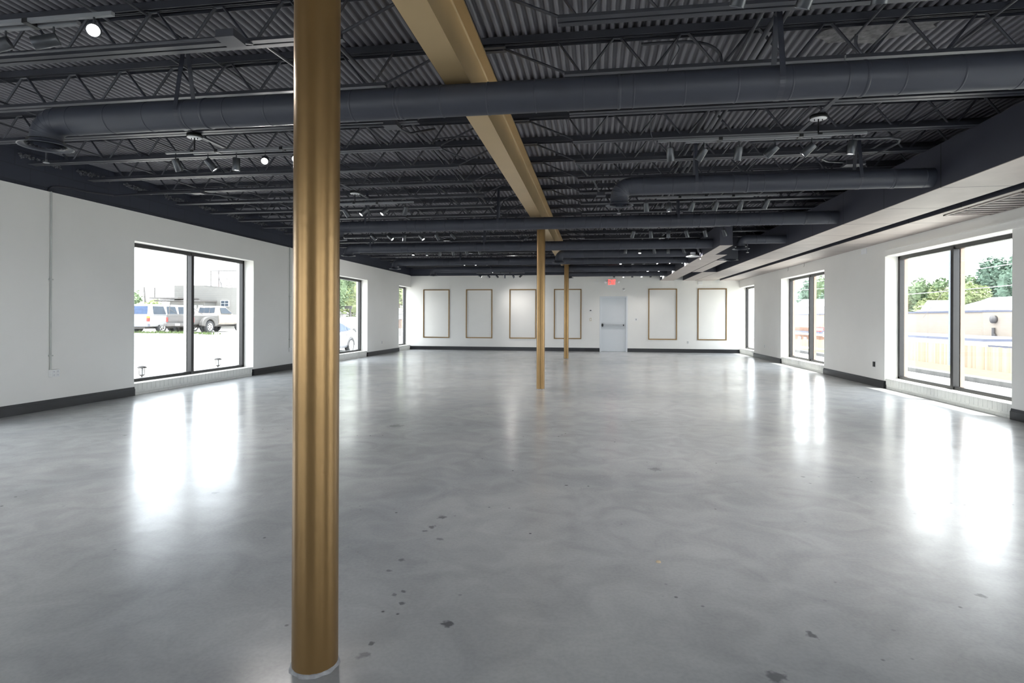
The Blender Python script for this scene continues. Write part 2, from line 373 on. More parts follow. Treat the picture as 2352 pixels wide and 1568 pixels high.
# ---- windows
def window(idx, side, y0, y1, mull, label):
    sx = -1 if side == 'L' else 1
    xin = XL if side == 'L' else XR; zh = ZH_L if side == 'L' else ZH_R
    xf = xin + sx * .22; g = xf + sx * .035; t = .07
    def fb(m, ya, yb, za, zb, d=.08): m.box(xf, ya, za, xf + sx * d, yb, zb)
    root = thing('window_%d' % idx, label, None, (xf, (y0 + y1) / 2, SILL), kind='structure')
    m = MB()
    fb(m, y0 - .02, y0 + .055, SILL, zh + .01); fb(m, y1 - .055, y1 + .02 if y1 < YB else y1, SILL, zh + .01)
    fb(m, y0, y1, zh - .065, zh + .02); fb(m, y0, y1, SILL - .005, SILL + .05)
    m.build('window_frame', MFR, root, bevel=.004)
    cuts = [y0]
    for q in mull:
        mm = MB(); mm.box(xf - sx * .015, q - .035, SILL, xf + sx * .075, q + .035, zh - .02); mm.build('mullion', MFR, root, bevel=.004); cuts.append(q)
    cuts.append(y1)
    for a, b in zip(cuts[:-1], cuts[1:]):
        MB().box(g, a + .03, SILL + .03, g + sx * .008, b - .03, zh - .04).build('pane', MGL, root)
    # outer jamb brick returns
    m = MB()
    for q in [y0] + mull + ([y1] if y1 < YB else []):
        m.box(xf + sx * .09, q - .035, SILL - .02, xf + sx * .15, q + .035, zh + .02)
    m.build('outer_jamb', MCO if side == 'L' else MJR, root)
    # brick curb under the glass
    MB().box(xin + sx * .018, y0, 0, xin + sx * .33, y1, .072).build('curb', MBR, root)
    m = MB(); q = y0; nb = max(1, round((y1 - y0) / .094)); wq = (y1 - y0) / nb
    for kk in range(nb): m.box(xin + sx * .012, y0 + kk * wq + .002, .072, xin + sx * .33, y0 + (kk + 1) * wq - .002, SILL)
    m.build('rowlock_sill', MBP, root, bevel=.003)
    return root
names = {'L': ['left window behind the camera', 'near left window beside the camera, out of the bay', 'left window looking at the grey pickup truck', 'left window half hidden by the near gold column', 'narrow left window next to the back wall'],
         'R': ['right window behind the camera', 'right window beside the camera', 'nearest visible right window, looking at the picket fence', 'middle right window with the white gabled house', 'narrow right window next to the back wall']}
k = 1
for side, W in (('L', WL), ('R', WR)):
    for i, (a, b) in enumerate(W):
        window(k, side, a, b, [(a + b) / 2 + (.0 if i != 3 or side == 'L' else -.02)] if i < 4 else [], names[side][i]); k += 1
for a, b in FO:
    root = thing('window_%d' % k, 'shop window in the front wall behind the camera', None, (a, YF - .1, .3), kind='structure'); k += 1
    m = MB().box(a, YF - .16, .3, a + .06, YF - .08, 2.45).box(b - .06, YF - .16, .3, b, YF - .08, 2.45).box(a, YF - .16, 2.39, b, YF - .08, 2.45).box(a, YF - .16, .3, b, YF - .08, .36)
    m.build('window_frame', MFR, root); MB().box(a, YF - .125, .3, b, YF - .117, 2.45).build('pane', MGL, root)

# ---- ledge above the near right window
m = MB().box(XR - .028, 1.0, ZH_R + .004, XR, 11.10, ZH_R + .105)
m.box(XR - .045, 1.0, ZH_R + .095, XR, 11.12, ZH_R + .115)
structure(m, 'trim_1', MW, 'white ledge above the nearest right window')

# ---- baseboards
def bb_profile(m, a, b, side):
    """a..b along the wall; stepped profile"""
    for d, z0, z1 in ((.022, 0, .105), (.015, .105, .122), (.010, .122, .138)):
        if side == 'L': m.box(XL, a, z0, XL + d, b, z1)
        elif side == 'R': m.box(XR - d, a, z0, XR, b, z1)
        else: m.box(a, YB - d, z0, b, YB, z1)
def bb_run(side, wins):
    out = []; y = YF
    for a, b in wins: out.append((y, a)); y = b
    return out
m = MB()
for a, b in bb_run('L', WL): bb_profile(m, a, b, 'L')
for a, b in WL[:-1]: m.box(XL - .0, b - .022, 0, XL - .2, b, .138)
structure(m, 'baseboard_left', MBB)
m = MB()
for a, b in bb_run('R', WR): bb_profile(m, a, b, 'R')
for a, b in WR[:-1]: m.box(XR, b - .022, 0, XR + .16, b, .138)
structure(m, 'baseboard_right', MBB)
m = MB(); bb_profile(m, XL - .1, DX0 - .01, 'B'); bb_profile(m, DX1 + .01, XR, 'B')
structure(m, 'baseboard_back', MBB)

# ---- exit door
dr = thing('door_1', 'white exit door with a push bar in the back wall', None, ((DX0 + DX1) / 2, YB, 0), kind='structure')
MB().box(DX0, YB + .09, .015, DX1, YB + .135, DZ - .045).build('door_leaf', MDR, dr, bevel=.003)
MB().box(DX0 - .012, YB - .008, 0, DX0 + .045, YB + .2, DZ + .012).box(DX1 - .045, YB - .008, 0, DX1 + .012, YB + .2, DZ + .012).box(DX0 + .045, YB - .008, DZ - .045, DX1 - .045, YB + .2, DZ + .012).build('door_frame', MDR, dr, bevel=.003)
pb = MB().box(DX0 + .13, YB + .03, .985, DX0 + .885, YB + .07, 1.03).build('push_bar', MST, dr, bevel=.004)
MB().box(DX0 + .065, YB + .02, .965, DX0 + .13, YB + .09, 1.05).cbox((DX0 + .098, YB + .05, 1.007), (.03, .05, .12)).build('latch_case', MBK, pb, bevel=.004)
MB().box(DX0 + .86, YB + .025, .98, DX0 + .90, YB + .09, 1.035).build('end_cap', MBK, pb)
MB().box(DX0 + .05, YB + .10, .0, DX1 - .05, YB + .13, .02).build('threshold', MST, dr)

# ---- six gold wall frames
FR = [(-6.765, -5.693, 'farthest left gold rectangle moulding on the back wall, beside the corner window'),
      (-5.027, -3.97, 'gold rectangle moulding on the back wall, second from the left corner'),
      (-3.297, -2.249, 'gold rectangle moulding just left of the middle gold column'),
      (-1.566, -0.514, 'gold rectangle moulding crossed by the farthest gold column'),
      (1.978, 3.024, 'gold rectangle moulding just right of the white exit door'),
      (3.759, 4.799, 'farthest right gold rectangle moulding, above the wall outlet')]
for a, b, lab in FR:
    z0, z1 = .47, 2.385; t = .038
    m = MB()
    for (x0, x1, za, zb) in ((a, b, z0, z0 + t), (a, b, z1 - t, z1), (a, a + t, z0 + t, z1 - t), (b - t, b, z0 + t, z1 - t)):
        m.box(x0, YB - .018, za, x1, YB, zb)
        c = .010; m.box(x0 + c, YB - .026, za + c, x1 - c, YB - .018, zb - c)
    tag(m.build('wall_frame', MGO, origin=(a, YB, z0)), lab, 'wall frame', 'gold wall frames')

# ---- gold columns and beam
def column(x, y, r, lab, cap=True, top=2.93):
    root = thing('steel_column', lab, 'column', (x, y, 0), 'gold steel columns')
    m = MB(); prof = [(r, 0.0), (r, .6), (r, 1.4), (r, 2.2), (r, top - .012)]
    m.lathe(prof, 48, (x, y, 0)); m.build('shaft', MGO, root)
    MB().box(x - .11, y - .11, top - .014, x + .11, y + .11, top).build('cap_plate', MGO, root, bevel=.002)
    m = MB(); n = 40; ri = r * .98; vs = []
    for j in range(n):
        t = 2 * pi * j / n; ro = r * (1.06 + .09 * random.random())
        vs += [(x + ri * cos(t), y + ri * sin(t), .012), (x + (ri + ro) / 2 * cos(t), y + (ri + ro) / 2 * sin(t), .006 + .004 * random.random()), (x + ro * cos(t), y + ro * sin(t), .0005)]
    fs = []
    for j in range(n):
        q = (j + 1) % n; fs += [(3 * j, 3 * q, 3 * q + 1, 3 * j + 1), (3 * j + 1, 3 * q + 1, 3 * q + 2, 3 * j + 2)]
    m.add(vs, fs, False); m.build('grout_ring', mat('pale_grout', (.30, .30, .31), .8, var=.3, scale=25), root)
    return root
column(-1.003, 1.926, .0805, 'large gold painted round column close to the camera')
column(-0.955, 10.0, .0745, 'gold painted column in the middle of the room')
column(-0.885, 17.65, .074, 'farthest gold column, thin, in front of the back wall frame')
bx = -0.9725; bz = 2.93; root = thing('steel_beam', 'gold painted steel I-beam running under the ceiling to the back wall', 'beam', (bx, 8, bz))
m = MB(); hw = .0925; tf = .017; tw = .011; dp = .47; rf = .016
def fil(cx, cz, a0):  # fillet arc
    return [(cx + rf * cos(a0 + t * pi / 8), cz + rf * sin(a0 + t * pi / 8)) for t in range(5)]
P = [(-hw, 0), (hw, 0), (hw, tf), (tw + rf, tf)]
P += [(tw + rf + rf * cos(pi * 1.5 - t * pi / 8), tf + rf + rf * sin(pi * 1.5 - t * pi / 8)) for t in range(1, 5)]
P += [(tw + rf + rf * cos(pi - t * pi / 8), dp - tf - rf + rf * sin(pi - t * pi / 8)) for t in range(0, 5)]
P += [(hw, dp - tf), (hw, dp), (-hw, dp), (-hw, dp - tf), (-tw - rf, dp - tf)]
P += [(-tw - rf + rf * cos(pi / 2 - t * pi / 8), dp - tf - rf + rf * sin(pi / 2 - t * pi / 8)) for t in range(1, 5)]
P += [(-tw - rf + rf * cos(-t * pi / 8), tf + rf + rf * sin(-t * pi / 8)) for t in range(0, 5)]
P += [(-hw, tf)]
m.prism([(bx + p[0], bz + p[1]) for p in P], YF, YB, 'y'); m.build('i_section', MGB, root)

# ================================================================== ROOF JOISTS
JY = [3.61 + .83 * k for k in range(-1, 22)]
ZB, ZT = 3.15, ZDK
def joist(xa, xb, beam_end, wall_end):
    """xa beam side, xb wall side; chord angles both 50 mm"""
    d = 1 if xb > xa else -1
    root = thing('bar_joist', 'joist', 'roof joist', (xa, 0, ZB))
    def angle_pair(m, x0, x1, z, upw):
        for s_ in (-1, 1):
            m.box(x0, s_ * .007, z, x1, s_ * .055, z + upw * .005)
            m.box(x0, s_ * .007, z, x1, s_ * .012, z + upw * .045)
    cb0 = xa + d * .73; cb1 = xb - d * .36
    m = MB(); angle_pair(m, cb0, cb1, ZB, 1); m.build('bottom_chord', MDJ, root)
    m = MB(); angle_pair(m, xa, xb, ZT - .002, -1); m.box(xa, -.054, ZT - .055, xb, -.049, ZT - .004).box(xa, .049, ZT - .055, xb, .054, ZT - .004); m.build('top_chord', MDJ, root)
    m = MB()
    for s_ in (-1, 1):
        m.box(xa, s_ * .009, 3.400, xa + d * .26, s_ * .052, 3.406).box(xa, s_ * .009, 3.400, xa + d * .26, s_ * .015, ZT - .03)
    m.build('seat', MDJ, root)
    m = MB(); zt = ZT - .05; zb = ZB + .03
    m.tube([(xa + d * .24, 0, 3.41), (cb0 + d * .02, 0, zb)], .0105, 6)
    xn = cb0 + d * .02 + d * .13; pts = []
    zz = [];
    while (cb1 - xn) * d > .10:
        zz.append(xn); xn += d * .508
    path = [(zz[0] - d * .20, 0, zt)]
    for q in zz:
        path += [(q - d * .028, 0, zb), (q + d * .028, 0, zb), (q + d * (.254 - .03), 0, zt), (q + d * (.254 + .03), 0, zt)]
    m.tube(path, .0095, 6)
    m.build('web', MDJ, root)
    return root
ordn = ['first', 'second', 'third', 'fourth', 'fifth', 'sixth', 'seventh', 'eighth', 'ninth', 'tenth', 'eleventh', 'twelfth']
for side, proto in (('left', joist(bx, XL - .05, 1, 1)), ('right', joist(bx, XR, 1, 1))):
    JS = JY if side == 'left' else JY[1:]
    nJ = len(JS)
    for i, y in enumerate(JS):
        o = proto if i == 0 else copy_tree(proto)
        o.location.y = y
        if i < 12: txt = '%s in from the camera' % ordn[i]
        else: txt = '%s out from the back wall' % ordn[nJ - 1 - i]
        o['label'] = 'dark open-web roof joist %s of the gold beam, %s' % (side, txt)
        o['group'] = 'roof joists %s of the gold beam' % side

# bridging rods and conduits running front to back through the joists
def rod(x, z, r, y0, y1, lab, name='bridging_rod', cat='rod', m_=None):
    o = MB().tube([(x, y0, z), (x, y1, z)], r, 8).build(name, m_ or MDJ, origin=(x, y0, z)); tag(o, lab, cat)
for x, lab in ((-5.35, 'long bridging rod under the left joists, nearer the left wall'), (-3.17, 'long bridging rod under the left joists, nearer the gold beam'),
               (1.95, 'long bridging rod under the right joists')):
    rod(x, ZB + .057, .009, YF, YB, lab)
    rod(x, ZT - .068, .009, YF, YB, lab.replace('under', 'tight below the deck above'))
rod(-1.955, ZB + .20, .018, 0, 18, 'flat-looking conduit threading the left joists beside the gold beam', 'electrical_conduit', 'conduit')
rod(1.09, ZB + .14, .013, -2, 14.5, 'thin grey conduit above the right joists, leftmost of the bundle', 'electrical_conduit', 'conduit')
rod(1.19, ZB + .14, .017, -2, 15.5, 'thicker conduit in the middle of the right conduit bundle', 'electrical_conduit', 'conduit')
rod(1.27, ZB + .17, .019, -2, 12.5, 'thick conduit on the right of the right conduit bundle', 'electrical_conduit', 'conduit')
rod(2.62, ZB + .13, .011, -2, 16, 'thin conduit crossing the right joists beyond the second track light', 'electrical_conduit', 'conduit')
rod(3.22, ZB + .12, .012, -2, 10.4, 'conduit running just left of the long rectangular duct', 'electrical_conduit', 'conduit')
rod(-6.2, ZB + .14, .010, 0, 20, 'thin conduit above the left joists near the block wall', 'electrical_conduit', 'conduit')

# ragged mortar along the bearing ledge of the block wall
m = MB(); 
for a, b in zip([2.0] + JY, JY + [YB]):
    y = a + .15
    while y < b - .12:
        for q in range(3):
            s_ = random.uniform(.006, .015); cx = XL - .05 + random.uniform(-.004, .012); cz = 3.33 + random.uniform(-.028, .03)
            R = Matrix.Rotation(random.uniform(0, 3), 3, 'X') @ Matrix.Rotation(random.uniform(0, 3), 3, 'Z')
            m.box(-s_, -s_ * 1.6, -s_ * .7, s_, s_ * 1.6, s_ * .7, R, (cx, y + random.uniform(-.02, .02), cz))
        y += .028
tag(m.build('mortar_crumbs', MLB), 'crumbly mortar bits along the top ledge of the dark block wall', 'mortar', kind='stuff')
# peeling patch on the deck near the first right joists
m = MB(); n = 9
for (cx, cy, rx, ry) in ((2.05, 3.95, .34, .20), (2.12, 4.62, .42, .24)):
    vs = [(cx, cy, ZDK - .012)]
    for j in range(22):
        t = 2 * pi * j / 22; k_ = random.uniform(.75, 1.1); vs.append((cx + rx * k_ * cos(t), cy + ry * k_ * sin(t), ZDK - random.uniform(.001, .022)))
    m.add(vs, [(0, 1 + j, 1 + (j + 1) % 22) for j in range(22)])
    m.add([(v[0], v[1], v[2] + .006) for v in vs], [(0, 1 + (j + 1) % 22, 1 + j) for j in range(22)])
tag(m.build('peeling_patch', MPF), 'rough flaking patch on the roof deck between the two nearest right joists', 'patch')

# ================================================================== ROUND DUCTS
def ring_profile(m, x, y, z, r, wd=.006, h=.003):
    R = Matrix.Rotation(pi / 2, 3, 'Y'); m.lathe([(r, -wd), (r + h, -wd / 2), (r + h, wd / 2), (r, wd)], 36, (x, y, z), R)
def diffuser(parent, x, y, ztop, r, zbot, ro, m_=None):
    m_ = m_ or MDU
    m = MB(); m.lathe([(r * 1.0, ztop), (r, zbot + .03), (r * 1.06, zbot + .02), (ro * .8, zbot + .012), (ro, zbot + .004), (ro, zbot - .002), (ro * .9, zbot), (ro * .78, zbot + .008), (ro * .70, zbot + .02)], 40, (x, y, 0))
    o = m.build('diffuser', m_, parent)
    m = MB()
    for k_, q in enumerate((.70, .56, .42, .28, .15)):
        rr = ro * q; m.lathe([(rr, zbot + .001 - k_ * .003), (rr * .84, zbot + .024), (rr * .80, zbot + .022), (rr * .94, zbot - .004 - k_ * .003)], 36, (x, y, 0))
    m.lathe([(.001, zbot - .004), (ro * .09, zbot - .002), (ro * .09, zbot + .01)], 20, (x, y, 0))
    m.build('louvre_rings', m_, o)
    MB().lathe([(.001, zbot + .045), (ro * .7, zbot + .045)], 30, (x, y, 0)).build('throat', MBK, o)
def duct(lab, y, z, r, x_el, x_end, zdif, ro, straps=(), seam=.335, name='round_duct'):
    root = thing(name, lab, 'duct', (x_el, y, z), 'round ducts under the ceiling')
    rb = min(r * 1.25, z - zdif - .03)
    m = MB()
    m.tube([(x_el + rb, y, z), (x_end, y, z)], r, 40, caps=True)
    q = x_el + rb + .14
    while q < x_end - .05:
        ring_profile(m, q, y, z, r, .007, .003); q += seam
    q = x_el + rb + 1.3
    while q < x_end - .1:
        ring_profile(m, q, y, z, r, .012, .005); q += 1.55
    m.build('duct_pipe', MDU, root)
    m = MB(); N = 5; pts = []
    # segmented elbow, gores between flat cuts
    rings = []
    nseg = 40
    for k_ in range(N + 1):
        a = (pi / 2) * k_ / N
        c = Vector((x_el + rb - rb * sin(a), y, z - rb + rb * cos(a)))
        nrm = Vector((-cos(a), 0, -sin(a)))   # travel direction
        e1 = Vector((0, 1, 0)); e2 = nrm.cross(e1)
        rings.append([c + (e1 * cos(2 * pi * j / nseg) + e2 * sin(2 * pi * j / nseg)) * r for j in range(nseg)])
    for k_ in range(N):
        vs = rings[k_] + rings[k_ + 1]
        m.add(vs, [(j, (j + 1) % nseg, nseg + (j + 1) % nseg, nseg + j) for j in range(nseg)], True)
    for k_ in range(N + 1):
        a = (pi / 2) * k_ / N; c = Vector((x_el + rb - rb * sin(a), y, z - rb + rb * cos(a)))
        R = Vector((-cos(a), 0, -sin(a))).to_track_quat('Z', 'Y').to_matrix(); m.lathe([(r, -.004), (r + .003, 0), (r, .004)], 36, c, R)
    m.build('elbow', MDU, root)
    diffuser(root, x_el, y, z - rb, r, zdif, ro)
    for sx in straps:
        m = MB(); wd = .035
        arc = [(sx, y + (r + .002) * cos(t), z + (r + .002) * sin(t)) for t in [pi * k_ / 16 for k_ in range(0, -17, -1)]]
        vs = []
        for p_ in arc: vs += [(p_[0] - wd / 2, p_[1], p_[2]), (p_[0] + wd / 2, p_[1], p_[2])]
        m.add(vs, [(2 * j, 2 * j + 1, 2 * j + 3, 2 * j + 2) for j in range(16)])
        for s_ in (-1, 1):
            m.bar((sx, y + s_ * (r + .003), z), (sx, y + s_ * .006, 3.42), .003, wd, (1, 0, 0))
        m.build('hanger_strap', MD, root)
    return root
DU = [('large round duct crossing the whole room nearest the camera, over the near column', 3.945, 2.82, .110, -4.38, 6.0, 2.625, .185, (-3.14, 1.19, 3.3)),
      ('short round duct right of the beam, its diffuser nearest the gold beam', 6.80, 2.822, .105, .28, 3.66, 2.60, .165, (1.15, 2.9)),
      ('long round duct crossing just in front of the middle gold column', 9.27, 2.825, .100, -4.44, 3.66, 2.61, .165, (-3.9, -1.6, 1.3)),
      ('round duct directly behind the middle gold column, ending at the stepped duct', 12.15, 2.82, .100, -5.56, 2.40, 2.665, .165, (-5.0, -2.4)),
      ('short round duct with its elbow just right of the middle gold column', 13.70, 2.82, .098, -.87, 2.42, 2.61, .165, (.2,)),
      ('long round duct behind the two lower rows of track lights, third from the back wall', 15.3, 2.82, .098, -5.60, 2.45, 2.64, .165, (-3.7, -.2)),
      ('long round duct nearest the back wall on the left side', 17.75, 2.815, .098, -5.2, 2.45, 2.63, .165, (-3.3,)),
      ('short round duct with its elbow behind the farthest gold column', 19.6, 2.80, .098, -.90, 2.45, 2.66, .165, (.3,))]
for a in DU: duct(*a)

# small elbow drops off the rectangular ducts
def short_drop(lab, x, y, xend, z=2.82, r=.085):
    root = thing('duct_drop', lab, 'duct', (x, y, z)); rb = r * 1.2
    m = MB(); m.tube([(x + rb, y, z), (xend, y, z)], r, 32); ring_profile(m, x + rb + .18, y, z, r, .008, .004); ring_profile(m, x + rb + .35, y, z, r, .008, .004); m.build('duct_pipe', MDU, root)
    m = MB(); N = 5; rings = []
    for k_ in range(N + 1):
        a = pi / 2 * k_ / N; c = Vector((x + rb - rb * sin(a), y, z - rb + rb * cos(a))); nrm = Vector((-cos(a), 0, -sin(a))); e1 = Vector((0, 1, 0)); e2 = nrm.cross(e1)
        rings.append([c + (e1 * cos(2 * pi * j / 32) + e2 * sin(2 * pi * j / 32)) * r for j in range(32)])
    for k_ in range(N): m.add(rings[k_] + rings[k_ + 1], [(j, (j + 1) % 32, 32 + (j + 1) % 32, 32 + j) for j in range(32)], True)
    m.build('elbow', MDU, root); diffuser(root, x, y, z - rb, r, 2.635, .165)
short_drop('short elbow duct with a round diffuser between the two rectangular ducts', 2.83, 11.62, 3.66)
root = thing('ceiling_diffuser', 'white round ceiling diffuser hanging among the far right track lights', 'diffuser', (2.24, 13.54, 2.7))
diffuser(root, 2.24, 13.54, 2.80, .06, 2.70, .16, MWM)
root = thing('duct_drop', 'square drop duct with a round diffuser beside the stepped duct', 'duct', (3.1, 13.9, 2.68))
MB().box(2.90, 13.75, 2.66, 3.29, 13.99, 3.15).build('drop_box', MD, root); diffuser(root, 3.16, 13.87, 2.68, .10, 2.64, .16)

# ================================================================== RECTANGULAR DUCTS
def rect_duct(lab, x0, x1, y0, y1, z0, z1, drop=0):
    root = thing('rectangular_duct', lab, 'duct', ((x0 + x1) / 2, (y0 + y1) / 2, z0))
    MB().box(x0, y0, z0 + .006, x1, y1, z1).build('duct_box', MTS, root)
    MB().box(x0, y0, z0, x1, y1, z0 + .006).build('duct_underside', MTB, root)['label'] = 'bare greige underside board'
    return root
rA = rect_duct('long rectangular trunk duct with bare underside, wide black gap on its right', 3.66, 4.35, -3.6, YB, ZR, 3.15)
rB = rect_duct('flat rectangular duct tight against the right wall', 4.555, XR - .004, -3.6, YB, ZR, 3.15)
m = MB().box(4.66, 6.95, ZR - .008, 5.2, 8.35, ZR - .001); gr = m.build('return_grille', MBK, rB)
m = MB()
for k_ in range(9): m.box(4.68, 7.0 + k_ * .15, ZR - .020, 5.18, 7.045 + k_ * .15, ZR - .008)
m.box(4.64, 6.93, ZR - .016, 4.67, 8.37, ZR - .004).box(5.19, 6.93, ZR - .016, 5.22, 8.37, ZR - .004).box(4.64, 6.92, ZR - .016, 5.22, 6.96, ZR - .004).box(4.64, 8.33, ZR - .016, 5.22, 8.37, ZR - .004)
m.build('grille_slats', MTB, gr)
rC = rect_duct('stepped rectangular duct in the middle right, taking the far round ducts', 2.40, 2.64, 11.45, 13.1, ZR + .012, 3.12)
MB().box(2.40, 13.1, ZR + .018, 2.90, YB, 3.12).build('wide_duct_box', MTS, rC); MB().box(2.40, 13.1, ZR + .012, 2.90, YB, ZR + .018).build('wide_duct_underside', MTB, rC)['label'] = 'bare greige underside board'
rect_duct('narrow rectangular branch duct beside the stepped duct', 2.925, 3.22, 14.35, 17.8, ZR + .010, 3.15)
rect_duct('short offset duct between the stepped duct and trunk duct at the back wall', 3.23, 3.655, 17.85, YB, ZR + .006, 3.15)

# ================================================================== TRACK LIGHTS
HOFF = [-.81, -.49, -.17, .15, .475, .80]
def head_mesh(px, d, m):
    """cylinder lamp hung at px (bar height 0)"""
    d = Vector(d).normalized(); piv = Vector((px, (.03 if abs(px) > .7 else -.03) * -1, -.075))
    q = d.to_track_quat('Z', 'Y').to_matrix()
    c = piv - d * .022
    r = .036; L = .128
    m.lathe([(.001, 0), (r * .97, 0), (r, .004), (r, L - .002), (r * .97, L), (r * .88, L), (r * .86, L - .012)], 28, c, q)
    m.tube([(px, piv.y, 0), (px, piv.y, -.07)], .0055, 8)
    m.tube([(px - .009, piv.y, -.072), (px + .009, piv.y, -.072)], .008, 8)
    return c, q, r, L, d
def track_light(x0, y, dirs, lab, grp, stem=.0):
    cx = x0 + .92; zb = 2.94
    root = thing('track_light', lab, 'track light', (cx, y, zb), grp)
    m = MB(); cxn = cx + stem
    m.lathe([(.001, 3.106), (.072, 3.106), (.075, 3.110), (.075, 3.138), (.001, 3.138)], 32, (cxn, y, 0)); can = m.build('canopy', MBK, root)
    m = MB(); m.lathe([(.001, 3.1035), (.070, 3.1035), (.070, 3.1065), (.001, 3.1065)], 32, (cxn, y, 0)); m.build('canopy_plate', MWM, can)
    m = MB()
    for s_ in (-1, 1): m.tube([(cxn + s_ * .034, y, 3.106), (cxn + s_ * .034, y, 3.088)], .004, 8)
    m.build('screw', MBK, can)
    MB().box(cxn - .02, y - .47, 3.138, cxn + .02, y + .47, 3.1505).build('mounting_strut', MDJ, root)
    MB().tube([(cxn, y, 3.11), (cxn, y, zb + .01)], .0065, 10).build('stem', MBK, root)
    m = MB().box(cx - .92, y - .042, zb, cx + .92, y - .018, zb + .022); b1 = m.build('long_bar', MBA, root)
    m = MB().box(cx - .65, y + .018, zb, cx + .64, y + .042, zb + .022); m.build('short_bar', MBA, root)
    m = MB()
    for s_ in (-.35, .36): MB().box(cx + s_ - .018, y - .043, zb - .003, cx + s_ + .018, y + .043, zb + .024).build('clip', MBK, root)
    MB().box(cxn - .02, y - .043, zb + .01, cxn + .02, y + .043, zb + .03).build('stem_mount', MBK, root)
    for k_, (hx, d) in enumerate(zip(HOFF, dirs)):
        m = MB(); c, q, r, L, dd = head_mesh(hx, d, m)
        yy = y - .03 if k_ in (0, 5) else y + .03
        # shift the head onto its bar
        o3 = Vector((cx, yy - (-.03 if abs(hx) > .7 else .03), zb)); m.v = [tuple(Vector(v) + o3) for v in m.v]
        h = m.build('lamp_head', MCY, root)
        c2 = c + o3
        ml = MB().lathe([(.001, L - .010), (r * .86, L - .010)], 24, c2, q); ml.build('lens', MLN, h)
        if LAMP_W > 0:
            li = bpy.data.lights.new('lamp_light', 'SPOT'); li.energy = LAMP_W; li.spot_size = 1.75; li.spot_blend = 0.9
            li.shadow_soft_size = .03; li.color = (1.0, .965, .93)
            lo = bpy.data.objects.new('lamp_light', li); COL.objects.link(lo)
            lo.location = c2 + dd * (L + .004) - Vector((cx, y, zb)); lo.rotation_euler = dd.to_track_quat('-Z', 'Y').to_euler(); lo.parent = h
    return root
YT = [2.85, 5.55, 8.12, 10.72, 13.30, 15.95, 18.45, 20.97]
def rd(): return random.choice([(.1, .3, -1), (-.3, .3, -.9), (.35, .25, -.9), (0, -.05, -1), (.0, -.45, -.9), (-.2, -.35, -.9), (.3, -.4, -.8), (.5, .3, -.7), (-.1, .25, -1)])
DL = {0: [(-.1, .3, -1), (.2, .3, -1), (-.3, .1, -.9), (-.8, -.35, -.4), (-.8, -.50, -.40), (.65, -.70, -.38)],
      1: [(.15, .35, -1), (.55, .35, -.8), (0, .02, -1), (.40, -.75, -.42), (.45, -.75, -.32), (.3, -.6, -.6)],
      2: [(.2, .3, -1), (.5, .3, -.8), (.4, .3, -.8), (-.45, -.45, -.7), (-.45, -.45, -.7), (-.35, .3, -.9)],
      3: [(.7, .2, -.7), (.7, -.1, -.6), (-.15, .1, -1), (.6, -.1, -.75), (.4, .3, -.8), (.6, .3, -.7)],
      4: [(0, -.3, -1), (0, -.1, -1), (0, .0, -1), (.15, .2, -1), (.35, .3, -1), (.4, .2, -.9)],
      5: [(-.9, -.2, -.25), (-.8, .2, -.3), (-.1, -.3, -1), (.05, -.25, -1), (.3, .1, -1), (-.7, .3, -.6)],
      6: [(.5, .3, -.7), (.45, 0, -.7), (.5, .3, -.7), (.3, -.2, -.9), (-.6, .2, -.6), (.35, -.75, -.25)],
      7: [(.7, -.05, -.4), (.5, .05, -.5), (.5, .05, -.5), (.2, .05, -.9), (.35, .05, -.8), (-.5, -.02, -.45)]}
DRr = {0: [(-.3, .5, -1), (-.3, .5, -1), (0, .5, -1), (0, .5, -1), (.1, .5, -1), (0, .5, -1)],
       1: [(.12, .3, -1), (-.5, .3, -.85), (-.12, .3, -1), (-.75, .3, -.75), (-.75, .25, -.75), (-.15, .08, -1)],
       2: [(.12, .3, -1), (0, 0, -1), (-.25, .3, -1), (-.25, .3, -1), (-.2, .3, -1), (-.35, .3, -1)],
       3: [(-.3, .3, -1), (.1, .3, -1), (0, .02, -1), (.3, .3, -1), (.3, .3, -1), (.35, .3, -1)],
       4: [(-.15, -.02, -1), (-.05, -.35, -1), (.15, .3, -1), (0, -.05, -1), (.45, .3, -.9), (.4, .3, -.9)],
       5: [(-.05, -.35, -1), (.1, -.08, -1), (0, 0, -1), (.35, -.4, -.8), (.45, -.5, -.7), (.45, -.5, -.7)],
       6: [(-.2, .25, -1), (.05, .0, -1), (0, .1, -1), (0, -.35, -1), (.25, -.35, -1), (.45, -.6, -.6)],
       7: [(-.2, .05, -1), (0, -.45, -1), (0, .06, -1), (.05, -.5, -.9), (.1, .06, -1), (.35, -.5, -.6)]}
wL = ['left track light nearest the camera, two heads glaring at the top corner', 'left track light behind the first round duct, next to the near column',
      'left track light in front of the second crossing duct, two warm heads lit', 'left track light peeking between the two long round ducts',
      'left track light half hidden behind the fourth crossing duct', 'left track light with two bright heads and one head turned sideways',
      'left track light with one head glaring near the middle column', 'left track light silhouetted against the back wall']
wR = ['right track light cut by the top edge above the first duct', 'right track light below the first round duct, white round canopy above',
      'right track light between the two ducts ending at the trunk duct', 'right track light just below the third crossing duct',
      'right track light in front of the duct that starts right of the middle column', 'right track light with three bright heads aimed at the camera',
      'right track light above the exit sign, last but one before the back wall', 'right track light silhouetted on the back wall above the exit sign']
YTL = [2.82, 5.27, 7.98, 10.60, 13.15, 15.75, 18.35, 20.97]; 
for i, y in enumerate(YT):
    track_light((-4.51, -4.39, -4.47)[i] if i < 3 else -4.45, YTL[i], DL[i], wL[i], 'track lights left of the beam', stem={1: -.62, 0: -.6}.get(i, 0))
    track_light(.59, y, DRr[i], wR[i], 'track lights right of the beam', stem={1: .52, 0: .5}.get(i, 0))

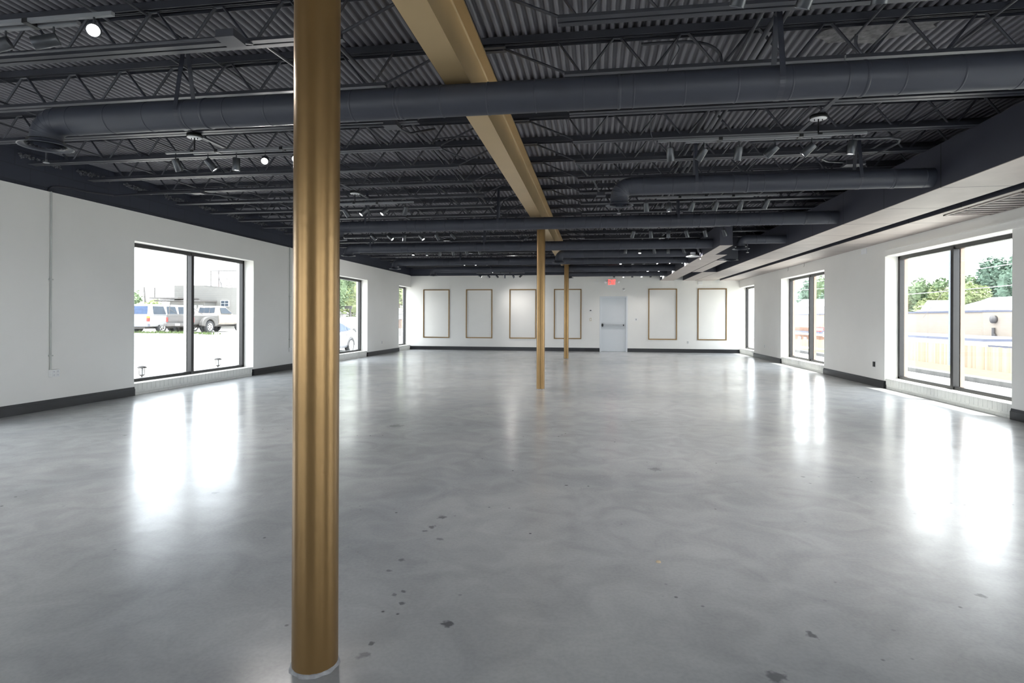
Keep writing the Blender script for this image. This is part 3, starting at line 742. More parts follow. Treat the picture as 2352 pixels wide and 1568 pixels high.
# ================================================================== SMALL CEILING FITTINGS
def jbox(x, y, z, lab, sz=(.13, .13, .05), pipes=()):
    root = thing('junction_box', lab, 'junction box', (x, y, z))
    MB().cbox((x, y, z), sz).build('box', MDJ, root, bevel=.003)
    MB().cbox((x, y, z - sz[2] / 2 - .002), (sz[0] + .01, sz[1] + .01, .004)).build('cover', MDJ, root)
    for p_ in pipes:
        MB().tube(p_, .0125, 8).build('conduit_stub', MDJ, root)
jbox(-2.38, 3.40, 3.10, 'square junction box hung between joists left of the near column', pipes=[[(-2.45, 3.40, 3.10), (-7.0, 3.40, 3.11)], [(-2.36, 3.46, 3.1), (-2.36, 3.75, 3.22), (-2.36, 4.2, 3.25), (-2.36, 14, 3.25)]])
jbox(-1.91, 5.12, 3.09, 'junction box left of the gold beam behind the first duct', pipes=[[(-1.98, 5.12, 3.09), (-2.6, 5.1, 3.09), (-3.2, 5.1, 3.13)], [(-1.91, 5.18, 3.09), (-1.9, 5.6, 3.16), (-1.72, 5.9, 3.3)]])
jbox(.08, 8.46, 3.10, 'junction box right of the beam near the second duct elbow', (.12, .12, .05), pipes=[[(.06, 8.46, 3.12), (-.02, 8.1, 3.2), (-.25, 7.5, 3.30)]])
loop = [(2.5, 6.93, 3.09)]
jbox(2.96, 7.03, 3.07, 'junction box with looping conduit beside the second right track light', (.2, .12, .05),
     pipes=[[(2.9, 7.03, 3.08), (2.66, 6.97, 3.08), (2.54, 6.85, 3.08), (2.54, 6.68, 3.08), (2.62, 6.15, 3.1)], [(3.02, 6.98, 3.08), (3.06, 6.7, 3.08), (3.10, 6.35, 3.09), (3.05, 6.22, 3.09), (2.93, 6.17, 3.09), (1.6, 6.17, 3.10)]])
jbox(-5.84, 7.60, 3.11, 'small junction box on the left conduit near the block wall', (.16, .1, .04), pipes=[[(-5.92, 7.60, 3.11), (-6.9, 7.6, 3.11), (-7.28, 7.6, 3.10)], [(-5.76, 7.65, 3.11), (-5.5, 8.2, 3.13), (-5.4, 8.6, 3.2)]])
def sprinkler(x, y, ztop, z, lab):
    root = thing('sprinkler_head', lab, 'sprinkler', (x, y, z))
    m = MB().tube([(x, y, ztop), (x, y, z + .03)], .009, 8); m.build('drop_pipe', MDJ, root)
    m = MB().lathe([(.001, z + .004), (.028, z), (.030, z + .003), (.010, z + .012), (.010, z + .035), (.001, z + .035)], 16, (x, y, 0)); m.build('deflector', MST, root)
sprinkler(-5.67, 5.11, 3.48, 2.86, 'pendent sprinkler hanging beside the nearest duct diffuser')
sprinkler(.32, 7.89, 3.48, 2.70, 'pendent sprinkler just behind the second duct diffuser')
sprinkler(2.95, 11.6, 2.8, 2.56, 'pendent sprinkler under the short elbow duct diffuser')
sprinkler(2.36, 13.3, 2.8, 2.60, 'white pendent sprinkler under the white diffuser')
# curved cables looping between joists
def cable(pts, lab, r=.008):
    P = [Vector(p) for p in pts]; out = []
    for i in range(len(P) - 1):
        p0 = P[max(i - 1, 0)]; p1 = P[i]; p2 = P[i + 1]; p3 = P[min(i + 2, len(P) - 1)]
        for t in [k_ / 8 for k_ in range(8)]:
            out.append(.5 * ((2 * p1) + (p2 - p0) * t + (2 * p0 - 5 * p1 + 4 * p2 - p3) * t * t + (3 * p1 - p0 - 3 * p2 + p3) * t ** 3))
    out.append(P[-1]); tag(MB().tube(out, r, 6).build('ceiling_cable', MDJ, origin=P[0]), lab, 'cable')
cable([(.35, 4.5, 3.40), (.75, 4.5, 3.39), (.93, 4.5, 3.30), (.95, 4.5, 3.12)], 'bent cable dropping above the first duct right of the beam', .012)
cable([(1.95, 4.6, 3.42), (1.98, 4.65, 3.33), (2.2, 4.8, 3.25), (2.5, 4.9, 3.26)], 'dark cable curling below the peeling deck patch', .012)
cable([(.55, 4.0, 3.15), (.56, 3.98, 3.1), (.50, 3.96, 2.99), (.48, 3.95, 2.94)], 'thin loose wire hanging in front of the nearest duct', .003)
cable([(.50, 5.3, 3.15), (.51, 5.4, 3.0), (.56, 5.5, 2.9), (.55, 5.55, 2.82)], 'thin wire hanging left of the second right track light', .003)
cable([(1.75, 4.3, 3.14), (1.9, 4.7, 3.10), (2.0, 4.95, 3.13), (1.85, 4.95, 3.16)], 'pale cable feeding the canopy of the second right track light', .006)
cable([(-1.0, 8.3, 3.3), (-2.6, 8.2, 3.28), (-2.9, 8.2, 3.2), (-2.95, 8.2, 3.12), (-2.6, 8.4, 3.10)], 'curled cable above the third left track light', .007)
cable([(-1.5, 6.5, 3.12), (-1.9, 6.45, 3.35), (-1.2, 6.4, 3.37)], 'dark cable arching over the joists by the beam', .008)

# ================================================================== WALL FITTINGS
def conduit_run(y, ztop, zbox, lab, gang):
    root = thing('wall_conduit', lab, 'conduit', (XL, y, zbox))
    MB().tube([(XL + .014, y, zbox + .05), (XL + .014, y, ztop)], .0115, 10).build('pipe', MGC, root)
    m = MB()
    for z in (1.75, .72): m.box(XL, y - .025, z, XL + .028, y + .025, z + .018)
    m.build('pipe_strap', MGC, root)
    m = MB().box(XL, y - .03 if gang == 1 else y - .02, zbox - .05, XL + .055, y + (.03 if gang == 1 else .10), zbox + .05); m.build('outlet_box', MWP, root, bevel=.004)
    m = MB()
    for dy in ((.01, .065) if gang == 2 else (0,)):
        for dz in (-.024, .024):
            m.cbox((XL + .0565, y + dy, zbox + dz), (.003, .03, .030))
    so = m.build('socket', MWM, root)
    m = MB()
    for dy in ((.01, .065) if gang == 2 else (0,)):
        for dz in (-.024, .024):
            for q in (-.007, .007): m.cbox((XL + .0585, y + dy + q, zbox + dz + .003), (.0015, .003, .010))
            m.cbox((XL + .0585, y + dy, zbox + dz - .009), (.0015, .005, .005))
    m.build('slots', MBK, so)
conduit_run(6.63, 2.945, .49, 'thin vertical conduit down to a four-socket box, left of the first window', 2)
conduit_run(12.66, 2.945, .48, 'thin vertical conduit and outlet box on the left wall just left of the near column', 1)
# arc of dark conduit on the block band
cable([(XL - .03, 6.63, 2.95), (XL - .03, 6.68, 3.02), (XL - .02, 6.9, 3.06), (XL - .02, 7.2, 3.07), (XL + .05, 7.6, 3.1)], 'dark conduit bending from the wall conduit along the block wall', .011)
def outlet(axis, c, lab, m_=MWP, face=MWM, w=.07, h=.115, name='wall_outlet', cat='outlet'):
    root = thing(name, lab, cat, c)
    x, y, z = c
    def bx_(dw, dh, d0, d1, ow=0, oh=0):
        if axis == 'L': return (x + d0, y + ow - dw / 2, z + oh - dh / 2, x + d1, y + ow + dw / 2, z + oh + dh / 2)
        if axis == 'R': return (x - d1, y + ow - dw / 2, z + oh - dh / 2, x - d0, y + ow + dw / 2, z + oh + dh / 2)
        return (x + ow - dw / 2, y - d1, z + oh - dh / 2, x + ow + dw / 2, y - d0, z + oh + dh / 2)
    MB().box(*bx_(w, h, 0, .007)).build('cover_plate', m_, root, bevel=.002)
    m = MB()
    if name == 'light_switch': m.box(*bx_(.03, .062, .007, .012))
    elif name == 'square_outlet': m.box(*bx_(.07, .095, .007, .022))
    else:
        m.box(*bx_(.034, .030, .007, .010, 0, .022)); m.box(*bx_(.034, .030, .007, .010, 0, -.022))
    m.build('rocker' if name == 'light_switch' else 'socket', face, root)
MGY = mat('grey_socket', (.30, .31, .32), .5)
outlet('L', (XL, 18.63, .406), 'white outlet low on the left wall near the back corner', MWP, MGY)
outlet('R', (XR, 18.55, .413), 'white outlet low on the far right wall pier', MWP, MGY)
outlet('R', (XR, 11.57, .415), 'black square outlet in a white plate on the right wall pier', MWP, MBK, .095, .125, name='square_outlet')
outlet('B', (3.42, YB, .385), 'white outlet on the back wall between the two right gold frames', MWP, MGY)
outlet('B', (-.167, YB, 1.22), 'beige light switch left of the exit door below the thermostat', mat('beige_plastic', (.62, .56, .45), .5), MWM, name='light_switch', cat='switch')
outlet('B', (1.531, YB, 1.227), 'white double light switch right of the exit door', MWP, MGY, .12, name='light_switch', cat='switch')
root = thing('thermostat', 'white thermostat with a dark screen left of the exit door', 'thermostat', (-.168, YB, 1.56))
MB().box(-.23, YB - .022, 1.515, -.10, YB, 1.605).build('body', MWP, root, bevel=.004); MB().box(-.195, YB - .025, 1.545, -.14, YB - .021, 1.58).build('screen', MBK, root)
root = thing('wall_sensor', 'small white round sounder above the right side of the exit door', 'alarm', (1.075, YB, 2.352))
MB().lathe([(.001, -.05), (.045, -.05), (.055, -.03), (.06, 0)], 24, (1.075, YB, 2.352), Matrix.Rotation(-pi / 2, 3, 'X')).build('body', MWP, root)
MB().lathe([(.001, -.054), (.018, -.053), (.02, -.049)], 16, (1.075, YB, 2.352), Matrix.Rotation(-pi / 2, 3, 'X')).build('lens', MGY, root)
tag(MB().cbox((3.85, YB - .02, 2.59), (.16, .04, .11)).build('wall_box', MWP, origin=(3.85, YB, 2.59), bevel=.004), 'small white box high on the back wall under the trunk duct', 'box')
tag(MB().box(-.04, YB - .02, 2.63, .10, YB, 2.655).box(.085, YB - .02, 2.655, .10, YB, 2.78).build('wall_bracket', MWP, origin=(0, YB, 2.63)), 'thin white L-shaped conduit on the back wall left of the exit sign', 'conduit')
# exit sign
root = thing('exit_sign', 'white exit sign with red letters and two lamp heads above the door', 'exit sign', (.63, YB, 2.63))
MB().box(.47, YB - .05, 2.515, .79, YB - .005, 2.755).build('housing', MEX, root, bevel=.006)
m = MB(); z0, z1 = 2.545, 2.73; yy0, yy1 = YB - .056, YB - .050; t = .019
def vbar(x, a=z0, b=z1): m.box(x, yy0, a, x + t, yy1, b)
def hbar(x, w_, z): m.box(x, yy0, z, x + w_, yy1, z + t)
vbar(.500); hbar(.500, .062, z0); hbar(.500, .055, (z0 + z1) / 2 - t / 2); hbar(.500, .062, z1 - t)
m.bar((.582, (yy0 + yy1) / 2, z0), (.645, (yy0 + yy1) / 2, z1), .006, t, (1, 0, 0)); m.bar((.645, (yy0 + yy1) / 2, z0), (.582, (yy0 + yy1) / 2, z1), .006, t, (1, 0, 0))
vbar(.668); hbar(.700, .066, z1 - t); vbar(.7235)
m.build('letters', MRD, root)
for s_ in (-1, 1):
    x = .63 + s_ * .23
    mm = MB().tube([(.63 + s_ * .155, YB - .03, 2.66), (x, YB - .05, 2.655)], .012, 8); h = mm.build('lamp_head', MWP, root)
    MB().lathe([(.02, -.03), (.042, 0), (.045, .045), (.040, .05), (.001, .05)], 20, (x, YB - .05, 2.65), Vector((s_ * .35, -.8, -.35)).to_track_quat('Z', 'Y').to_matrix()).build('reflector', MWM, h)
# patched squares and hooks high on the right wall
tag(MB().box(XR - .008, 11.9, 2.55, XR, 12.12, 2.65).build('wall_patch', MWM, origin=(XR, 12, 2.6), bevel=.003), 'small square white blank plate high on the right pier under the duct', 'wall plate')
for y, z, lab in ((16.4, 2.60, 'small wire hook high on the right wall between the two far windows'), (15.2, 2.61, 'tiny wire hook high on the right wall above the middle window')):
    tag(MB().tube([(XR - .01, y, ZR), (XR - .012, y, z), (XR - .015, y + .03, z - .02)], .003, 6).build('wire_hook', MWD, origin=(XR, y, z)), lab, 'hook')
for (x, y) in ((4.9, 9.6), (4.95, 11.1), (5.0, 8.9)):
    pass
# small wood chip on floor
tag(MB().lathe([(.001, 0), (.014, 0), (.012, .005), (.001, .007)], 8, (.33, 3.00, 0)).build('wood_chip', mat('tan_chip', (.5, .4, .28), .7), origin=(.33, 3.0, 0)), 'tiny tan chip lying on the concrete in the middle foreground', 'chip')

# ================================================================== OUTSIDE LEFT: PARKING LOT
def grid_ground(x_list, y_list, zf, name, m_, lab=None):
    vs = [(x, y, zf(x, y)) for y in y_list for x in x_list]; nx_ = len(x_list)
    fs = [(j * nx_ + i, j * nx_ + i + 1, (j + 1) * nx_ + i + 1, (j + 1) * nx_ + i) for j in range(len(y_list) - 1) for i in range(nx_ - 1)]
    k_ = len(vs); vs2 = vs + [(v[0], v[1], v[2] - .2) for v in vs]
    return structure(MB().add(vs2, fs + [tuple(q + k_ for q in reversed(f)) for f in fs]), name, m_, lab)
def zl(x, y):
    d = XL - .35 - x
    if d < 3: return -.25 - .03 * d
    return -.34 + (min(d, 17.5) - 3) / 14.5 * .56
xs_ = [XL - .34 - q for q in (0, 1.5, 3, 6, 9, 12, 15, 17.5, 30, 90)][::-1]
grid_ground(xs_, [-30, 0, 20, 40, 60, 90, 160], zl, 'ground_left', MAS, 'sun-bleached parking lot outside the left windows')
# planting strip of mulch and solar lamps
structure(MB().box(XL - .36, 6, -.3, XL - .95, 13, -.02), 'mulch_bed', MMU)
def solar(x, y, zg, lab):
    root = thing('solar_path_light', lab, 'garden light', (x, y, zg)); zt = zg + .40
    MB().tube([(x, y, zg - .05), (x, y, zt - .16)], .012, 8).build('stake', MWD, root)
    m = MB().lathe([(.022, zt - .17), (.045, zt - .155), (.045, zt - .145), (.001, zt - .145)], 16, (x, y, 0))
    for k_ in range(4):
        t = pi / 4 + k_ * pi / 2; m.tube([(x + .04 * cos(t), y + .04 * sin(t), zt - .15), (x + .045 * cos(t), y + .045 * sin(t), zt - .025)], .005, 6)
    m.build('cage', MWD, root)
    MB().lathe([(.075, zt - .03), (.078, zt - .02), (.05, zt + .005), (.001, zt + .012)], 20, (x, y, 0)).build('cap', MWD, root)
    MB().lathe([(.022, zt - .145), (.022, zt - .03)], 14, (x, y, 0)).build('lamp_tube', MWM, root)
solar(-7.95, 8.94, -.02, 'black solar garden light outside the near pane of the first left window')
solar(-7.95, 10.98, -.02, 'black solar garden light outside the far pane of the first left window')

def wheel(parent, x, y, z, r, wd, sx, spokes=6, rim=.62):
    """axle along X"""
    R = Matrix.Rotation(pi / 2 * sx, 3, 'Y')
    m = MB().lathe([(r * rim, -wd / 2), (r * .93, -wd / 2), (r, -wd * .32), (r, wd * .32), (r * .93, wd / 2), (r * rim, wd / 2 - .01), (r * rim, -wd / 2)], 32, (x, y, z), R)
    o = m.build('wheel', MTY, parent)
    m = MB().lathe([(r * rim, wd / 2 - .01), (r * rim * .92, wd / 2 - .015), (r * rim * .85, wd / 2 - .06)], 32, (x, y, z), R)
    m.lathe([(.001, wd / 2 - .03), (r * .16, wd / 2 - .03), (r * .18, wd / 2 - .08)], 20, (x, y, z), R)
    for k_ in range(spokes):
        t = 2 * pi * k_ / spokes; d_ = Vector((0, cos(t), sin(t)))
        c = Vector((x + sx * (wd / 2 - .045), y, z)); m.bar(c + d_ * r * .12, c + d_ * r * rim * .9, .05 if spokes < 8 else .035, .03, (1, 0, 0))
    m.build('rim', MHB, o)
    MB().lathe([(.001, wd / 2 - .085), (r * rim * .9, wd / 2 - .085)], 24, (x, y, z), R).build('brake_disc', MWD, o)
    return o
def loft(sections, m):
    """sections: list of equal-length loops"""
    n_ = len(sections[0]); vs = [p for s_ in sections for p in s_]
    fs = [(i * n_ + j, i * n_ + (j + 1) % n_, (i + 1) * n_ + (j + 1) % n_, (i + 1) * n_ + j) for i in range(len(sections) - 1) for j in range(n_)]
    fs += [tuple(range(n_)), tuple(range(len(vs) - 1, len(vs) - n_ - 1, -1))]
    return m.add(vs, fs, False)
def body_loop(y, w_, z0, z1, cx, tuck=.06, r=.10):
    h = w_ / 2
    return [(cx - h + tuck, y, z0), (cx - h, y, z0 + .12), (cx - h - .02, y, (z0 + z1) / 2), (cx - h, y, z1 - r), (cx - h + r, y, z1), (cx + h - r, y, z1), (cx + h, y, z1 - r), (cx + h + .02, y, (z0 + z1) / 2), (cx + h, y, z0 + .12), (cx + h - tuck, y, z0)]

# -- grey dually pickup, rear towards the room, heading +Y
def pickup(cx, yr, zg):
    root = thing('pickup_truck', 'weathered grey dual-wheel pickup truck with a ladder rack in the lot', 'truck', (cx, yr + 2.7, zg))
    W = 1.98; zb_, zt_ = zg + .55, zg + 1.22
    m = MB(); loft([body_loop(y, W, zb_, zt_, cx) for y in (yr, yr + .1, yr + 2.35)], m); m.build('bed', MCG, root, bevel=.02)
    # flared rear fenders
    for s_ in (-1, 1):
        m = MB(); yc = yr + 1.25; prof = []
        for k_ in range(13):
            t = pi * k_ / 12; prof.append((yc - .80 * cos(t) if True else 0, zg + .55 + .52 * sin(t)))
        prof = [(yc - .80, zg + .50)] + prof[1:-1] + [(yc + .80, zg + .50)]
        inner = [(yc + .47 * cos(pi * k_ / 12), zg + .42 + .47 * sin(pi * k_ / 12)) for k_ in range(13)]
        m.prism(prof + inner, cx + s_ * (W / 2 - .02), cx + s_ * (W / 2 + .24), 'x'); m.build('fender', MCG, root, bevel=.03)
    m = MB(); loft([body_loop(yr + 2.42, W, zb_ - .02, zt_ + .02, cx), body_loop(yr + 4.1, W, zb_ - .02, zt_ + .0, cx)], m); m.build('cab_body', MCP, root, bevel=.02)
    m = MB(); loft([body_loop(yr + 4.1, W, zb_ - .02, zt_, cx), body_loop(yr + 5.4, W - .06, zb_, zt_ - .08, cx), body_loop(yr + 5.5, W - .12, zb_ + .05, zt_ - .16, cx)], m); m.build('hood', MCP, root, bevel=.03)
    # greenhouse
    g = MB(); z2, z3 = zt_ + .0, zg + 1.80
    def gl(y, w_, z, ww): return None
    secs = [[(cx - .92, yr + 2.44, z2), (cx + .92, yr + 2.44, z2), (cx + .92, yr + 4.05, z2), (cx - .92, yr + 4.05, z2)],
            [(cx - .72, yr + 2.60, z3 - .06), (cx + .72, yr + 2.60, z3 - .06), (cx + .72, yr + 3.5, z3 - .06), (cx - .72, yr + 3.5, z3 - .06)],
            [(cx - .62, yr + 2.70, z3), (cx + .62, yr + 2.70, z3), (cx + .62, yr + 3.4, z3), (cx - .62, yr + 3.4, z3)]]
    loft(secs, g); g.build('roof', MCP, root, bevel=.03)
    m = MB()
    for x0_, x1_ in ((-.60, -.22), (-.19, .19), (.22, .60)):
        m.bar((cx + (x0_ + x1_) / 2, yr + 2.462, z2 + .10), (cx + (x0_ + x1_) / 2 * .94, yr + 2.585, z3 - .12), (x1_ - x0_), .02, (0, 1, 0))
    m.build('rear_window', MDG, root)
    m = MB()
    for s_ in (-1, 1):
        m.add([(cx + s_ * .915, yr + 2.70, z2 + .06), (cx + s_ * .915, yr + 3.90, z2 + .06), (cx + s_ * .755, yr + 3.42, z3 - .12), (cx + s_ * .755, yr + 2.80, z3 - .12)], [(0, 1, 2, 3)])
        m.v[-4:] = [(v[0] + s_ * .03, v[1], v[2]) for v in m.v[-4:]]
    m.build('side_window', MDG, root)
    tgm = MB().box(cx - .84, yr - .03, zt_ - .50, cx + .84, yr + .02, zt_ - .06); tg = tgm.build('tailgate', MCG, root, bevel=.02)
    MB().box(cx - .70, yr - .04, zt_ - .40, cx + .70, yr - .028, zt_ - .20).build('tailgate_band', MWD, tg)
    for s_ in (-1, 1):
        MB().box(cx + s_ * .87, yr - .02, zt_ - .50, cx + s_ * .99, yr + .06, zt_ - .22).build('tail_light', MTL, root)
    MB().box(cx - 1.0, yr - .22, zb_ - .10, cx + 1.0, yr - .03, zb_ + .07).build('bumper', MWD, root, bevel=.02)
    MB().box(cx - .16, yr - .235, zb_ - .07, cx + .16, yr - .22, zb_ + .06).build('number_plate', MWP, root)
    m = MB()
    for x in (-.9, .9):
        m.tube([(cx + x, yr + .15, zt_), (cx + x * .9, yr + .10, zt_ + .72)], .025, 8)
    m.tube([(cx - .9, yr + .10, zt_ + .70), (cx + .9, yr + .10, zt_ + .70)], .02, 8)
    m.tube([(cx - .9, yr + .9, zt_), (cx - .9, yr + .1, zt_ + .35)], .015, 6); m.tube([(cx + .9, yr + .9, zt_), (cx + .9, yr + .1, zt_ + .35)], .015, 6)
    m.build('ladder_rack', MWD, root)
    for s_ in (-1, 1):
        wheel(root, cx + s_ * 1.08, yr + 1.25, zg + .40, .40, .24, s_); wheel(root, cx + s_ * .80, yr + 1.25, zg + .40, .40, .22, s_)
        wheel(root, cx + s_ * .90, yr + 4.75, zg + .40, .40, .24, s_)
    MB().box(cx - .5, yr + .1, zg + .38, cx + .5, yr + 5.2, zg + .56).tube([(cx - .8, yr + 1.25, zg + .40), (cx + .8, yr + 1.25, zg + .40)], .07, 8).build('chassis', MWD, root)
pickup(-26.35, 32.7, .22)
# -- white sport utility, rear towards the room
def suv(cx, yr, zg, lab):
    root = thing('sport_utility_car', lab, 'car', (cx, yr + 2.6, zg)); W = 1.95; zb_, zs, zt_ = zg + .42, zg + 1.18, zg + 1.88
    m = MB(); loft([body_loop(y, w_, zb_, z_, cx) for y, w_, z_ in ((yr, W - .04, zs), (yr + .15, W, zs), (yr + 4.1, W, zs - .02), (yr + 5.1, W - .1, zs - .12), (yr + 5.25, W - .2, zs - .25))], m); m.build('body', MCW, root, bevel=.03)
    m = MB()
    secs = [[(cx - .94, yr + .06, zs - .02), (cx + .94, yr + .06, zs - .02), (cx + .94, yr + 4.2, zs - .02), (cx - .94, yr + 4.2, zs - .02)],
            [(cx - .76, yr + .30, zt_ - .08), (cx + .76, yr + .30, zt_ - .08), (cx + .76, yr + 3.5, zt_ - .08), (cx - .76, yr + 3.5, zt_ - .08)],
            [(cx - .66, yr + .40, zt_), (cx + .66, yr + .40, zt_), (cx + .66, yr + 3.4, zt_), (cx - .66, yr + 3.4, zt_)]]
    loft(secs, m); m.build('roof', MCW, root, bevel=.03)
    m = MB().add([(cx - .80, yr + .07, zs + .06), (cx + .80, yr + .07, zs + .06), (cx + .68, yr + .255, zt_ - .12), (cx - .68, yr + .255, zt_ - .12)], [(0, 1, 2, 3)])
    m.v = [(v[0], v[1] - .02, v[2]) for v in m.v]; m.build('rear_window', MBG, root)
    for ya, yb in ((.42, 1.5), (1.62, 2.55), (2.68, 3.6)):
        m = MB()
        for s_ in (-1, 1):
            m.add([(cx + s_ * .945, yr + ya, zs + .05), (cx + s_ * .945, yr + yb, zs + .05), (cx + s_ * .79, yr + yb - .06, zt_ - .13), (cx + s_ * .79, yr + ya + .08, zt_ - .13)], [(0, 1, 2, 3)])
        m.build('side_window', MDG, root)
    for s_ in (-1, 1):
        t_ = MB().box(cx + s_ * .80, yr - .02, zs - .42, cx + s_ * .98, yr + .06, zs - .20).build('tail_light', MTL, root)
        MB().box(cx + s_ * .80, yr - .022, zs - .20, cx + s_ * .98, yr + .06, zs - .08).build('indicator', MAM, t_)
        wheel(root, cx + s_ * .85, yr + 1.15, zg + .38, .38, .25, s_, 5); wheel(root, cx + s_ * .85, yr + 4.2, zg + .38, .38, .25, s_, 5)
    MB().box(cx - .98, yr - .14, zb_ + .0, cx + .98, yr + .1, zb_ + .22).build('bumper', MCS, root, bevel=.03)
    MB().box(cx - .6, yr + .1, zg + .28, cx + .6, yr + 4.9, zg + .44).build('underbody', MWD, root)
suv(-29.2, 32.3, .20, 'white sport utility car with red tail lights left of the grey truck')
# -- silver sedan by the second window, heading -Y
def sedan(cx, yf, zg, lab, L=4.5, p=MCS):
    """nose at yf (small Y), tail at yf+L"""
    root = thing('sedan_car', lab, 'car', (cx, yf + L / 2, zg)); W = 1.78
    def B(y, w_, z0, z1): return body_loop(yf + y, w_, zg + z0, zg + z1, cx, .08, .12)
    m = MB(); loft([B(0, 1.5, .30, .62), B(.25, 1.7, .24, .76), B(1.2, W, .22, .92), B(3.3, W, .22, 1.0), B(4.1, 1.72, .24, 1.02), B(4.42, 1.6, .30, .95), B(4.5, 1.5, .36, .85)], m); m.build('body', p, root, bevel=.04)
    m = MB(); secs = []
    for z, y0_, y1_, w_ in ((.92, 1.15, 4.05, 1.66), (1.18, 1.62, 3.72, 1.44), (1.36, 2.02, 3.25, 1.24), (1.43, 2.3, 3.0, 1.1)):
        secs.append([(cx - w_ / 2, yf + y0_, zg + z), (cx + w_ / 2, yf + y0_, zg + z), (cx + w_ / 2, yf + y1_, zg + z), (cx - w_ / 2, yf + y1_, zg + z)])
    loft(secs, m); m.build('roof', p, root, bevel=.05)
    for s_ in (-1, 1):
        for pts in (((1.50, .97), (2.45, .98), (2.48, 1.34), (2.12, 1.31)), ((2.53, .98), (3.35, 1.0), (3.32, 1.22), (3.1, 1.32), (2.55, 1.34)), ((3.39, 1.0), (3.82, 1.06), (3.36, 1.21))):
            m = MB(); vs = []
            for y, z in pts:
                hw_ = .83 - (z - .92) / .44 * .21; vs.append((cx + s_ * (hw_ + .022), yf + y, zg + z))
            m.add(vs, [tuple(range(len(vs)))]); m.build('side_window', MBG, root)
        MB().cbox((cx + s_ * (W / 2 + .01), yf + 3.15, zg + .82), (.03, .18, .03)).build('door_handle', p, root)
        m = MB()
        for yc in (.85, 3.55):
            o_ = [(yf + yc + .39 * cos(pi * k_ / 14), zg + .33 + .39 * sin(pi * k_ / 14)) for k_ in range(15)]
            i_ = [(yf + yc + .33 * cos(pi * k_ / 14), zg + .33 + .33 * sin(pi * k_ / 14)) for k_ in range(14, -1, -1)]
            m.prism(o_ + i_, cx + s_ * (W / 2 - .2), cx + s_ * (W / 2 + .022), 'x')
        m.build('wheel_arch', MWD, root)
        for yc in (.85, 3.55): wheel(root, cx + s_ * (W / 2 - .08), yf + yc, zg + .325, .325, .21, s_, 10, .72)
        MB().box(cx + s_ * .55, yf + 4.42, zg + .72, cx + s_ * .80, yf + 4.50, zg + .88).build('tail_light', MTL, root)
    return root
sedan(-12.0, 21.05, -.34, 'silver sedan parked close outside the half-hidden left window')
sedan(-16.0, 33.0, -.12, 'pale car parked behind the silver sedan', p=MCW)

# masonry shop with billboard frame
b = thing('masonry_building', 'pale grey block building with a small window behind the pickup truck', 'building', (-31, 53, .2))
MB().box(-38, 46.4, 0, -28, 60, 3.92).box(-38, 46.4, 3.92, -35, 60, 4.12).build('walls', MMA, b)
f = MB().box(-33.3, 46.33, 2.2, -32.5, 46.42, 2.75).build('window', MWP, b)
m = MB()
for q in (-33.26, -32.88):
    for zz_ in (2.23, 2.49): m.box(q, 46.31, zz_, q + .34, 46.34, zz_ + .23)
m.build('pane', MDG, f)
b = thing('annex_building', 'low flat-roofed annex left of the block building', 'building', (-37, 45.5, .2))
MB().box(-37.2, 44.9, 0, -33.8, 46.3, 2.6).build('walls', MMA, b)
MB().box(-38.3, 43.8, 2.82, -35.5, 46.35, 2.95).box(-38.1, 44.2, 2.6, -33.7, 46.35, 2.72).build('flat_roof', MWD, b)
m = MB()
for k_ in range(3): m.box(-35.6 + k_ * .6, 44.86, 1.7, -35.15 + k_ * .6, 44.92, 2.3)
m.build('window', MGY, b)
b = thing('billboard_frame', 'bare steel billboard frame on the roof of the block building', 'billboard frame', (-34, 50, 3.92))
m = MB(); x0, x1, z0, z1 = -37.0, -31.0, 3.92, 5.75
for k_ in range(8): x = x0 + (x1 - x0) * k_ / 7; m.tube([(x, 50, z0), (x, 50, z1)], .045 if k_ in (0, 1) else .025, 6)
for z in (z1, 4.95, 4.3): m.tube([(x0, 50, z), (x1, 50, z)], .045 if z == z1 else .025, 6)
m.build('uprights', MWD, b)
m = MB(); m.tube([(-36.3, 50, z1), (-35.2, 49.2, z0)], .045, 6); m.tube([(-36.0, 50, z1), (-35.0, 48.9, z0)], .035, 6); m.tube([(-35.2, 50, 4.95), (-34.1, 49.2, z0)], .045, 6); m.build('brace', MWD, b)
def pole(x, y, z0, z1, r, lab, cross=True, m_=MWD, lean=0, name='utility_pole'):
    root = thing(name, lab, 'utility pole', (x, y, z0)); MB().tube([(x, y, z0), (x + lean, y, z1)], [r, r * .8], 10).build('shaft', m_, root)
    if cross: MB().box(x - .05, y - 1.1, z1 - .7, x + .05, y + 1.1, z1 - .58).build('crossarm', m_, root)
pole(-52.6, 60, 0, 4.8, .13, 'leaning brown utility pole beyond the annex', False, lean=-.5)
pole(-56, 65, 0, 5.0, .12, 'thin grey pole beyond the annex, right of the leaning one', False)

